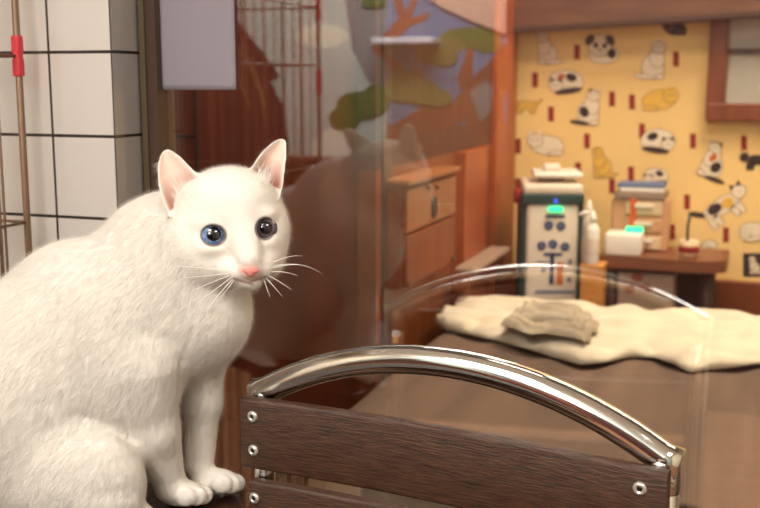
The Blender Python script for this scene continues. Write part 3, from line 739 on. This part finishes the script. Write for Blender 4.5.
# slats on the viewer's side of the posts
def slat(zt_, zb_, xl, xr, name='back_slat'):
    def y_(x): return -TR-0.0085 + 0.016*(1-(x/(CW*0.52))**2)*0.0 + 0.012*max(0.0, 1-(x/(CW*0.5))**2)
    b = MB(); n = 40; th = 0.0075
    prof = []
    rr = 0.004
    hh = (zt_-zb_)/2; zc = (zt_+zb_)/2
    for (cy_, cz_, a0) in ((th-rr,hh-rr,0),(-(th-rr),hh-rr,90),(-(th-rr),-(hh-rr),180),(th-rr,-(hh-rr),270)):
        for k in range(4):
            a = math.radians(a0+90*k/3); prof.append((cy_+rr*math.cos(a), cz_+rr*math.sin(a)))
    vs = []; m_ = len(prof)
    for i in range(n+1):
        x = xl+(xr-xl)*i/n
        for (py2,pz2) in prof: vs.append((x, y_(x)+py2, zc+pz2))
    fs = [[i*m_+k, i*m_+(k+1) % m_, (i+1)*m_+(k+1) % m_, (i+1)*m_+k] for i in range(n) for k in range(m_)]
    fs += [list(range(m_))[::-1], [n*m_+k for k in range(m_)]]
    b.add(vs, fs, M['slat'])
    o = b.build(name, None, ch, local=True); sharp(o, 30); return o, y_
cz = math.cos(crz)
toL = lambda p: Matrix.Rotation(-crz,4,'Z') @ (p - V((cc.x,cc.y,0)))
s1t = toL(Wd(243,396,1.185)); s1b = toL(Wd(247,470,1.185))
xl = s1t.x; xr = hw_+0.011
S1T, S1B = s1t.z, s1b.z
gap = 0.014; hS = S1T-S1B
slats = []
zt_ = S1T
for k in range(3):
    slats.append((zt_, zt_-hS)); zt_ -= hS+gap
def screw(x, z, yf, par):
    MB().lathe([(0.0001,-0.001),(0.0068,-0.001),(0.0066,0.001),(0.0052,0.0026),(0.0034,0.0031),(0.0028,0.0012),(0.0001,0.0010)], (x,yf-0.0075,z), 20, M['screw'], axis=(0,-1,0)).build('screw', None, par, local=True)
    MB().lathe([(0.0001,0.0011),(0.0027,0.0011),(0.0026,0.0016),(0.0001,0.0016)], (x,yf-0.0075,z), 12, M['black'], axis=(0,-1,0)).build('screw_socket', None, par, local=True)
for k,(a,b_) in enumerate(slats):
    o, y_ = slat(a, b_, xl + (0.010 if k else 0), xr)
    for x in (xl+0.017, hw_-0.014):
        for z in (a-hS*0.24, b_+hS*0.28): screw(x, z, y_(x), o)
b = MB()
for k in range(5): b.box((0,-0.06-0.085*k,seat_z), (CW+0.02,0.075,0.016), M['slat'], 0.004)
b.build('seat', None, ch, local=True)

# ================================================================== WIRE CAGE
CX = -0.935
pole_b = onY(18,58,1.15); CX = pole_b.x
yk = 2*GLASS_Y - onX(318,80,CX).y if True else 0.4
# mirrored: x/y ratio through the glass
r_ = ray(318,80); yv = CX*r_.y/r_.x; yk = 2*GLASS_Y - yv
ye = 1.15
cg = thing('wire_cage', (CX-0.3,(yk+ye)/2,0), 'tall bronze wire cage with red corner clips beside the white tiled pillar', 'cage')
WR = 0.0019; CH_ = 1.75
zc1 = onX(18,56,CX).z; 
zm1 = (CAM + ray(316,82)*(CX/ray(316,82).x)).z; zm2 = (CAM + ray(313,7)*(CX/ray(313,7).x)).z
lv = [0.04, 0.35, 0.66, 0.97, zc1, zm2, CH_]
def wpanel(name, p, q):
    b = MB(); p, q = V(p), V(q); n = int((q-p).length/0.042)
    for k in range(1, n): 
        t = p+(q-p)*(k/n); b.tube([t+V((0,0,0.04)), t+V((0,0,CH_))], WR, 6, M['wire'])
    for z in lv: b.tube([p+V((0,0,z)), q+V((0,0,z))], WR*1.15, 6, M['wire'])
    b.build(name, None, cg)
XW = CX-0.62
wpanel('wire_panel', (CX,yk,0), (CX,ye,0)); wpanel('wire_panel', (XW,ye,0), (CX,ye,0)); wpanel('wire_panel', (XW,yk,0), (CX,yk,0)); wpanel('wire_panel', (XW,yk,0), (XW,ye,0))
for (x, y) in ((CX,yk),(CX,ye),(XW,yk),(XW,ye)):
    MB().tube([(x,y,0),(x,y,CH_+0.01)], 0.0047, 10, M['wire']).build('corner_pole', None, cg)
    for z in ((0.35,zm1,zm2) if (x == CX and y == yk) else (0.35,zc1)):
        b = MB(); b.box((x,y,z-0.0145), (0.0125,0.0125,0.025), M['redclip'], 0.003); b.box((x,y,z+0.0145), (0.0125,0.0125,0.025), M['redclip'], 0.003)
        b.tube([(x,y,z-0.02),(x,y,z+0.02)], 0.0065, 10, M['redclip'])
        b.build('clip', None, cg)
b = MB().box((CX-0.31,(yk+ye)/2,0.03), (0.62,ye-yk,0.012), M['wire'], 0.003); b.build('floor_tray', None, cg)

# ================================================================== PAPER ON THE GLASS
def gp(px, py): return onY(px, py, GLASS_Y-0.002)
a0, a1 = gp(158,-12), gp(237,90)
def pf(u_, v_):
    x = a0.x+(a1.x-a0.x)*u_; z = a1.z+(a0.z-a1.z)*v_
    return V((x, GLASS_Y-0.0045-0.003*math.sin(u_*PI)*0.3-0.004*max(0,v_-0.8), z))
b = MB().grid(pf, 16, 16, M['sheet'])
pz = b.build('paper_sheet', None, None, fixn=True); sm = pz.modifiers.new('thick','SOLIDIFY'); sm.thickness = 0.0004
tag(pz, 'pale lilac paper sheet stuck on the window glass beside the tiled pillar', 'paper')

# ================================================================== BED AND BEDDING
BZ = 0.60; bx0, bx1, by0, by1 = -0.655, 0.55, 1.345, 2.46
bed = thing('bed', ((bx0+bx1)/2,(by0+by1)/2,0), 'low wide bed behind the window under the brown spread', 'bed')
MB().box(((bx0+bx1)/2,(by0+by1)/2,0.24), (bx1-bx0-0.06,by1-by0-0.06,0.16), M['bedside'], 0.01).build('bed_frame', None, bed)
MB().box(((bx0+bx1)/2,(by0+by1)/2,0.45), (bx1-bx0-0.04,by1-by0-0.04,0.27), M['cream'], 0.05, seg=4, smooth=True).build('mattress', None, bed)
for x in (bx0+0.1,bx1-0.1):
    for y in (by0+0.1,by1-0.1): MB().box((x,y,0.08), (0.06,0.06,0.16), M['bedside'], 0.004).build('leg', None, bed)
def spread(u_, v_):
    # u across, v along; outer ring drapes down the sides
    U = (u_-0.5)*(bx1-bx0+0.5); Vv = (v_-0.5)*(by1-by0+0.02)
    hx = (bx1-bx0)/2
    ov = max(0.0, abs(U)-hx)
    x = (bx0+bx1)/2 + math.copysign(min(abs(U),hx)+min(ov,0.02)*0.6, U); y = (by0+by1)/2+Vv
    f = 1.7*(1.0 if y < 1.9 else max(0.25,1-(y-1.9)*4))*0.006*fbm(x*9, y*2.5, 3)*0.5 + 0.004*math.sin(x*46+1.5*math.sin(y*5))*(0.5+0.5*math.sin(y*4+x*3))
    z = BZ+0.004 + f - (ov*0.95 if ov > 0 else 0) - (0.02*(1-((hx-min(abs(U),hx))/0.05))**2 if hx-abs(U) < 0.05 and ov == 0 else (0.02 if ov > 0 else 0))
    if ov > 0: x += 0.012*math.sin(y*22)*min(1,ov/0.1)*math.copysign(1,U)*0.6
    return V((x, y, z))
sp_ = MB().grid(spread, 150, 90, M['bedcloth']).build('bedspread', None)
s_ = sp_.modifiers.new('thick','SOLIDIFY'); s_.thickness = 0.006; s_.offset = 1
tag(sp_, 'greyish brown bedspread lying over the bed behind the glass', 'bedspread')
# cream blanket across the far end
xe0, xe1 = bx0-0.012, bx1
FE = [onZ(x_,y_,BZ+0.02) for x_,y_ in ((430,318),(446,329),(470,334),(500,341),(530,349),(556,357),(580,364),(604,362),(630,356),(655,357),(674,363),(690,372),(705,369),(730,367),(760,363),(800,366),(900,370),(1100,380))]
def front_edge(x):
    if x <= FE[0].x: return FE[0].y
    for k in range(len(FE)-1):
        if FE[k].x <= x <= FE[k+1].x:
            t = (x-FE[k].x)/(FE[k+1].x-FE[k].x); return FE[k].y*(1-t)+FE[k+1].y*t
    return FE[-1].y
def bl_h(x, y, v_):
    e = min(1.0, v_/0.10); e = math.sqrt(max(0, 1-(1-e)**2))
    e2 = min(1.0, (1-v_)/0.12); e2 = math.sqrt(max(0, 1-(1-e2)**2))
    f = 0.006*fbm(x*14, y*18, 5)*0.5 + 0.015*abs(math.sin(x*14+y*24+fbm(x*8,y*8,9)))
    return BZ+0.018 + (0.008+f+0.003*v_)*min(e,e2)
def blanket(u_, v_):
    x = xe0+(xe1-xe0)*u_; y0_ = front_edge(x); y = y0_+(2.455-y0_)*v_
    return V((x, y, bl_h(x, y, v_)))
bl = MB().grid(blanket, 130, 50, M['creamcl']).build('blanket', None)
s_ = bl.modifiers.new('thick','SOLIDIFY'); s_.thickness = 0.004; s_.offset = 1
tag(bl, 'cream fleece blanket spread across the far end of the bed', 'blanket')
# folded grey towel on it
tz_ = 0.665
q = [onZ(500,322,tz_), onZ(586,338,tz_), onZ(600,318,tz_), onZ(520,304,tz_)]
tow = thing('towel', ((q[0]+q[2])/2).to_tuple()[:2]+(0.63,), 'folded grey towel in a loose pile on the cream blanket', 'towel')
def bil(u_, v_): return (q[0]*(1-u_)+q[1]*u_)*(1-v_)+(q[3]*(1-u_)+q[2]*u_)*v_
for lay in range(3):
    def tf_(u_, v_, lay=lay):
        sh = [(0.0,1.0,0.0,1.0),(0.05,0.92,0.10,1.0),(0.16,0.80,0.25,0.98)][lay]
        uu, vv = sh[0]+(sh[1]-sh[0])*u_, sh[2]+(sh[3]-sh[2])*v_
        p_ = bil(uu, vv).copy(); ed = min(u_,1-u_,v_,1-v_); r = math.sqrt(max(0, 1-(1-min(1,ed/0.08))**2))
        yf_ = front_edge(p_.x); vv_ = min(1,max(0,(p_.y-yf_)/(2.455-yf_)))
        p_.z = bl_h(p_.x,p_.y,max(0.2,min(0.8,vv_))) + 0.015 + lay*0.011 + (0.009+0.003*fbm(p_.x*40+lay*5, p_.y*40, lay+2)*0.5 + 0.006*abs(math.sin(uu*5+vv*13+lay)))*r
        return p_
    MB().grid(tf_, 50, 30, M['greycl']).build('fold', None, tow)

# ================================================================== LOCK BOX ON THE WALL
def lw(px, py, off=0.0): return onX(px, py, LW_X+off)
pA, pB = lw(404,185,0.04), lw(455,172,0.04); pC, pD = lw(404,284,0.04), lw(455,266,0.04)
ya, yb = pA.y, pB.y; zt1 = (pA.z+pB.z)/2; zb1 = (pC.z+pD.z)/2
lb = thing('lock_box', (LW_X+0.001,(ya+yb)/2,zb1), 'tan wooden box with a black oval ring on its front, on the planked wall', 'box')
MB().box((LW_X+0.018,(ya+yb)/2,(zt1+zb1)/2), (0.034,yb-ya,zt1-zb1), M['orange'], 0.004).build('box_body', None, lb)
zf = zt1-(zt1-zb1)*0.46
MB().box((LW_X+0.040,(ya+yb)/2,(zt1+zf)/2-0.004), (0.010,yb-ya-0.012,zt1-zf-0.010), M['tan'], 0.002).build('box_front', None, lb)
MB().box((LW_X+0.040,(ya+yb)/2,(zb1+zf)/2), (0.010,yb-ya-0.012,zf-zb1-0.010), M['orange'], 0.002).build('lower_panel', None, lb)
MB().box((LW_X+0.025,(ya+yb)/2,zt1+0.006), (0.056,yb-ya+0.01,0.012), M['tan'], 0.003).build('lid', None, lb)
oc = lw(434,207,0.046)
MB().tube([oc+V((0.001,0.013*math.cos(t),0.021*math.sin(t))) for t in [2*PI*k/28 for k in range(28)]], 0.0034, 8, M['black'], closed=True).build('ring', None, lb)
for px_ in (428,436):
    k_ = lw(px_,187,0.046); MB().lathe([(0.0001,0),(0.006,0),(0.006,0.004),(0.003,0.008),(0.0001,0.009)], k_, 14, M['brass'], axis=(1,0,0)).build('knob', None, lb)
for py_2, yy in ((0,ya+0.02),(0,yb-0.025)):
    MB().box((LW_X+0.046,yy,zb1+0.010), (0.006,0.028,0.010), M['brass'], 0.001).build('hinge', None, lb)

# wall shelf with pale top near the doorway
zs = onX(486,252,LW_X+0.03).z; y0_, y1_ = onX(462,252,LW_X+0.06).y, onX(508,252,LW_X+0.06).y
sh = thing('wall_shelf', (LW_X+0.002,(y0_+y1_)/2,zs-0.05), 'small pale shelf fixed to the orange planked wall beside the doorway', 'shelf')
MB().box((LW_X+0.052,(y0_+y1_)/2,zs), (0.055,(y1_-y0_)*0.75,0.012), M['greyct'], 0.003).build('shelf_board', None, sh)
for yy in (y0_+0.05,y1_-0.05): MB().box((LW_X+0.045,yy,zs-0.028), (0.04,0.014,0.04), M['orange'], 0.002).build('bracket', None, sh)

# ================================================================== MACHINE
MY = 2.78
def mpz(px, py, Y=MY): return onY(px, py, Y)
mL, mR = mpz(517,230).x, mpz(568,230).x; mt = mpz(550,203).z; mt2 = mpz(550,186).z
mc = (mL+mR)/2; mwid = mR-mL; MD = 0.20; yc = MY+MD/2
mac = thing('treatment_machine', (mc,yc,0), 'cream and dark teal upright machine with green light and blue symbols, behind the bed', 'machine')
MB().box((mc,yc,mt/2+0.02), (mwid,MD,mt-0.04), M['cream'], 0.012, seg=3, smooth=True).build('body', None, mac)
for x in (mL-0.006,mR+0.004): MB().box((x,yc+0.005,mt/2+0.03), (0.022,MD*0.96,mt-0.03), M['teal'], 0.006).build('side_panel', None, mac)
MB().box((mc,yc,mt+0.010), (mwid+0.028,MD+0.012,0.030), M['teal'], 0.005).build('collar', None, mac)
MB().box((mc,yc,(mt2+mt+0.022)/2+0.002), (mwid+0.022,MD+0.006,mt2-mt-0.016), M['cream'], 0.010, seg=3, smooth=True).build('head_unit', None, mac)
tz1 = mpz(554,176).z
MB().box((mc+0.014,yc-0.01,tz1), (mwid*0.95,MD*0.8,0.014), M['white'], 0.006, seg=3, smooth=True).build('top_tray', None, mac)
MB().box((mc,yc,(tz1+mt2)/2-0.002), (mwid*0.5,MD*0.5,tz1-mt2), M['greyct'], 0.003).build('tray_post', None, mac)
MB().box((mc,yc-0.02,tz1+0.016), (mwid*0.35,0.05,0.022), M['cream'], 0.008, seg=3, smooth=True).build('tray_handle', None, mac)
p_ = mpz(545,209,MY-0.008); MB().box((p_.x,MY-0.009,p_.z), (0.040,0.012,0.015), M['led'], 0.005).build('green_light', None, mac)['label'] = 'lit green light'
p_ = mpz(545,201,MY-0.008); MB().box((p_.x,MY-0.009,p_.z), (0.010,0.012,0.010), M['ledblue'], 0.003).build('blue_light', None, mac)
def disc(px, py, r, m_, m2=None):
    c = mpz(px, py, MY); b = MB().lathe([(0.0001,-0.001),(r,-0.001),(r,0.0018),(0.0001,0.0018)], (c.x,MY,c.z), 18, m_, axis=(0,-1,0), smooth=False)
    if m2: b.lathe([(0.0001,-0.001),(r*0.5,-0.001),(r*0.5,0.0026),(0.0001,0.0026)], (c.x,MY,c.z), 14, m2, axis=(0,-1,0), smooth=False)
    b.build('round_symbol', None, mac)
def rect(x0, y0, x1, y1, m_):
    a, c = mpz(x0,y0,MY), mpz(x1,y1,MY); MB().box(((a.x+c.x)/2,MY,(a.z+c.z)/2), (abs(c.x-a.x),0.0036,abs(c.z-a.z)), m_).build('printed_mark', None, mac)
for (x,y) in ((539,225),(551,226),(532,245),(543,244),(555,247)): disc(x,y,0.0125,M['blue'],M['ltblue'])
rect(536,214,555,218,M['blue']); rect(540,252,544,284,M['blue']); rect(534,252,552,256,M['blue']); rect(527,260,538,262,M['ltblue']); rect(532,267,536,272,M['ltblue'])
rect(547,262,553,285,M['wp_orange']); rect(526,289,564,294,M['ltblue']); disc(559,280,0.007,M['ltblue']); disc(560,262,0.006,M['ltblue'])
mac.rotation_euler.z = math.radians(15)
p_ = mpz(514,184,MY+0.03); MB().lathe([(0.0001,-0.02),(0.013,-0.02),(0.014,0.012),(0.008,0.02),(0.0001,0.021)], (mL-0.020,MY+0.03,mt2-0.03), 16, M['wp_red']).build('side_knob', None, mac)

# ================================================================== THINGS ON AND ROUND THE DESK
DY = 2.80; dz = onY(660,259,DY).z
dxl, dxr = onY(598,259,DY).x, onY(727,262,DY).x
DD = 0.22
desk = thing('desk', ((dxl+dxr)/2,DY+DD/2,0), 'low reddish brown desk with rounded right end against the papered wall', 'desk')
n = 12; top = [(dxl,DY),]
top = [V((dxl,DY,dz)), V((dxr-0.06,DY,dz))] + [V((dxr-0.06+0.06*math.sin(PI/2*k/n), DY+0.06-0.06*math.cos(PI/2*k/n), dz)) for k in range(1,n+1)] + [V((dxr,DY+DD,dz)), V((dxl,DY+DD,dz))]
MB().poly(top, M['deskwood'], (0,0,-0.032)).build('desktop', None, desk)
for (x,y) in ((dxl+0.03,DY+0.03),(dxr-0.05,DY+0.05),(dxl+0.03,DY+DD-0.03),(dxr-0.05,DY+DD-0.03)):
    MB().tube([(x,y,dz-0.03),(x+0.004,y,dz-0.15),(x+0.006,y,0)], 0.017, 14, M['bedside']).build('leg', None, desk)
MB().box(((dxl+dxr)/2,DY+DD-0.02,dz-0.2), (dxr-dxl-0.1,0.014,0.30), M['bedside'], 0.003).build('back_panel', None, desk)
MB().box(((dxl+dxr)/2,DY+0.10,dz-0.215), (dxr-dxl-0.10,0.17,0.016), M['bedside'], 0.002).build('shelf', None, desk)
# carton with round marks on its shelf
cxl, cxr = onY(618,280,DY+0.015).x, onY(674,280,DY+0.015).x; cz0 = dz-0.206; cz1 = min(onY(640,266,DY+0.015).z-0.006, dz-0.045)
ct = thing('carton', ((cxl+cxr)/2,DY+0.08,cz0), 'grey carton with maroon round marks standing under the desk', 'carton')
MB().box(((cxl+cxr)/2,DY+0.075,(cz0+cz1)/2), (cxr-cxl,0.12,cz1-cz0), M['greyct'], 0.003).build('carton_body', None, ct)
b = MB()
for (px_,py_2) in ((630,288),(645,288),(637,278)):
    c = onY(px_,py_2,DY+0.015); b.lathe([(0.0001,-0.001),(0.015,-0.001),(0.015,0.001),(0.0001,0.001)], (c.x,DY+0.015,c.z), 20, M['redring'], axis=(0,-1,0), smooth=False)
b.build('round_marks', None, ct)
# white box with green light
wl, wr = onY(604,244,DY+0.01).x, onY(641,244,DY+0.01).x; wz1_ = onY(622,234,DY+0.01).z
hx_ = thing('charger_box', ((wl+wr)/2,DY+0.055,dz), 'low white box with a green light on top standing on the desk', 'box')
MB().box(((wl+wr)/2,DY+0.055,(dz+wz1_)/2), (wr-wl,0.09,wz1_-dz), M['white'], 0.007, seg=3, smooth=True).build('box_body', None, hx_)
g_ = onY(638,230,DY+0.03); MB().box((g_.x-0.012,DY+0.055,wz1_+0.007), (0.046,0.02,0.015), M['led'], 0.004).build('green_light', None, hx_)['label'] = 'lit green light'
# drawer unit behind it
DRY = DY+0.115; ul, ur = onY(611,220,DRY).x, onY(668,220,DRY).x; uz1 = onY(640,199,DRY).z
dr = thing('drawer_unit', ((ul+ur)/2,DRY+0.045,dz), 'pinkish plastic drawer unit with an orange strip on the desk', 'drawers')
MB().box(((ul+ur)/2,DRY+0.045,(dz+uz1)/2), (ur-ul,0.09,uz1-dz), M['pinkplast'], 0.006).build('body', None, dr)
for k in range(3):
    h_ = (uz1-dz)/3; d_ = MB().box(((ul+ur)/2+0.012,DRY-0.002,dz+h_*(k+0.5)), (ur-ul-0.055,0.012,h_-0.012), M['pinkplast'] if k % 2 else M['ltplast'], 0.003).build('drawer', None, dr)
    MB().box(((ul+ur)/2+0.012,DRY-0.012,dz+h_*(k+0.62)), (0.05,0.010,0.010), M['cream'], 0.002).build('handle', None, d_)
st = onY(633,212,DRY-0.01); MB().box((st.x,DRY-0.010,(dz+uz1)/2+0.02), (0.016,0.006,(uz1-dz)*0.75), M['redtab'], 0.001).build('orange_strip', None, dr)
# tray of papers on top of the unit
tl_, tr_ = onY(615,190,DRY).x, onY(666,190,DRY).x
tr = thing('letter_tray', ((tl_+tr_)/2,DRY+0.045,uz1), 'shallow tray of papers with a blue folder on top of the drawer unit', 'tray')
MB().box(((tl_+tr_)/2,DRY+0.045,uz1+0.010), (tr_-tl_,0.11,0.020), M['greyct'], 0.003).build('tray', None, tr)
MB().box(((tl_+tr_)/2+0.004,DRY+0.045,uz1+0.0255), (tr_-tl_-0.02,0.10,0.011), M['white'], 0.002).build('paper', None, tr)
MB().box(((tl_+tr_)/2,DRY+0.045,uz1+0.036), (tr_-tl_-0.01,0.10,0.010), M['ltblue'], 0.002).build('blue_folder', None, tr)
# pump bottle and spray bottle on a wooden stand
SY = 2.715; sl_, sr_ = onY(580,285,SY).x, onY(602,285,SY).x; sz_ = onY(586,269,SY).z
stn = thing('wooden_stand', ((sl_+sr_)/2,SY+0.06,0), 'honey coloured wooden stand beside the cream machine, carrying bottles', 'stand')
MB().box(((sl_+sr_)/2,SY+0.04,sz_/2), (sr_-sl_,0.076,sz_), M['boxwood'], 0.003).build('stand_body', None, stn)
MB().box(((sl_+sr_)/2,SY+0.04,sz_+0.005), (sr_-sl_+0.004,0.078,0.010), M['boxwood'], 0.002).build('stand_top', None, stn)
ZB = sz_+0.010
def bottle(px, Y, py_top, r, label, m_, pump):
    c = onY(px, 250, Y); hh = onY(px, py_top, Y).z-ZB
    t = thing('bottle', (c.x,Y,ZB), label, 'bottle', 'bottles on the wooden stand')
    MB().lathe([(r*0.9,0),(r,0.004),(r,hh*0.62),(r*0.8,hh*0.72),(r*0.42,hh*0.78),(r*0.42,hh*0.82)], (c.x,Y,ZB), 24, m_).build('bottle_body', None, t)
    b = MB().lathe([(r*0.5,hh*0.80),(r*0.52,hh*0.9),(r*0.3,hh*0.92),(r*0.25,hh)], (c.x,Y,ZB), 18, M['white'])
    if pump: b.tube([(c.x,Y,ZB+hh*0.97),(c.x-0.02,Y-0.01,ZB+hh*0.98),(c.x-0.034,Y-0.016,ZB+hh*0.93)], 0.005, 8, M['white'])
    b.build('pump_head' if pump else 'cap', None, t)
    MB().lathe([(r*1.01,hh*0.2),(r*1.015,hh*0.21),(r*1.015,hh*0.5),(r*1.01,hh*0.51)], (c.x,Y,ZB), 24, M['cream']).build('label_band', None, t)
bottle(592,SY+0.022,211,0.0185,'white pump bottle standing in front on the honey wooden stand',M['white'],True)
bottle(588,SY+0.060,200,0.0165,'taller cream bottle behind the white pump bottle on the wooden stand',M['cream'],False)
# little pot with a sprig on the desk
pc_ = onY(689,248,DY+0.06)
pt = thing('small_pot', (pc_.x,DY+0.06,dz), 'small cream and red pot near the rounded end of the desk', 'pot')
MB().lathe([(0.018,0),(0.024,0.004),(0.027,0.045),(0.024,0.046),(0.020,0.012)], (pc_.x,DY+0.06,dz), 20, M['ltplast']).build('pot', None, pt)
MB().lathe([(0.0255,0.014),(0.0262,0.015),(0.0272,0.030),(0.0266,0.031)], (pc_.x,DY+0.06,dz), 20, M['wp_red']).build('red_band', None, pt)
MB().tube([(pc_.x-0.004,DY+0.06,dz+0.01),(pc_.x-0.006,DY+0.06,dz+0.08),(pc_.x-0.002,DY+0.06,dz+0.11)], 0.004, 8, M['teal']).build('stick', None, pt)

# ================================================================== LIGHT
def area(name, loc, size, power, col, rot=(0,0,0), sy_=None):
    l = bpy.data.lights.new(name, 'AREA'); l.energy = power; l.size = size; l.color = col
    if sy_: l.shape = 'RECTANGLE'; l.size_y = sy_
    o = bpy.data.objects.new(name, l); COL.objects.link(o); o.location = loc; o.rotation_euler = rot; return o
area('ceiling_lamp', (-0.85,-0.35,2.40), 0.75, 23, (1.0,0.95,0.89))
area('cat_fill', (-0.75,-1.0,1.85), 0.5, 12, (1.0,0.94,0.86), rot=(math.radians(68),0,0))  # unseen frontal fill, added to brighten the cat's chest and legs
area('ceiling_lamp', (0.9,-0.1,2.40), 0.7, 21, (1.0,0.95,0.88))
area('mural_fill', (-1.1,-0.35,2.25), 1.5, 70, (1.0,0.96,0.90), rot=(-math.radians(60),0,0), sy_=0.3)  # unseen strip, added only to brighten the mural's reflection in the window
area('treatment_room_lamp', (0.25,2.45,2.40), 0.7, 48, (1.0,0.84,0.62))
area('treatment_room_lamp', (-0.35,1.62,2.40), 0.4, 20, (1.0,0.84,0.66))
w = bpy.data.worlds.new('room_dark'); bpy.context.scene.world = w; w.use_nodes = True
w.node_tree.nodes['Background'].inputs[0].default_value = (0.9,0.85,0.8,1); w.node_tree.nodes['Background'].inputs[1].default_value = 0.05

# ================================================================== CAMERA
cd = bpy.data.cameras.new('camera'); cam = bpy.data.objects.new('camera', cd); COL.objects.link(cam)
cam.location = CAM; cam.rotation_euler = (PI/2-PITCH, 0, YAW); cd.sensor_width = 36; cd.lens = 36*F/760
cd.clip_start = 0.02; cd.dof.use_dof = True; cd.dof.focus_distance = 1.10; cd.dof.aperture_fstop = 6.5
sc = bpy.context.scene; sc.camera = cam
vs_ = sc.view_settings; vs_.view_transform = 'Standard'; vs_.look = 'None'; vs_.gamma = 1; vs_.exposure = 0.14; vs_.use_curve_mapping = False
sc.cycles.transparent_max_bounces = 12; sc.cycles.max_bounces = 8; sc.cycles.use_denoising = True
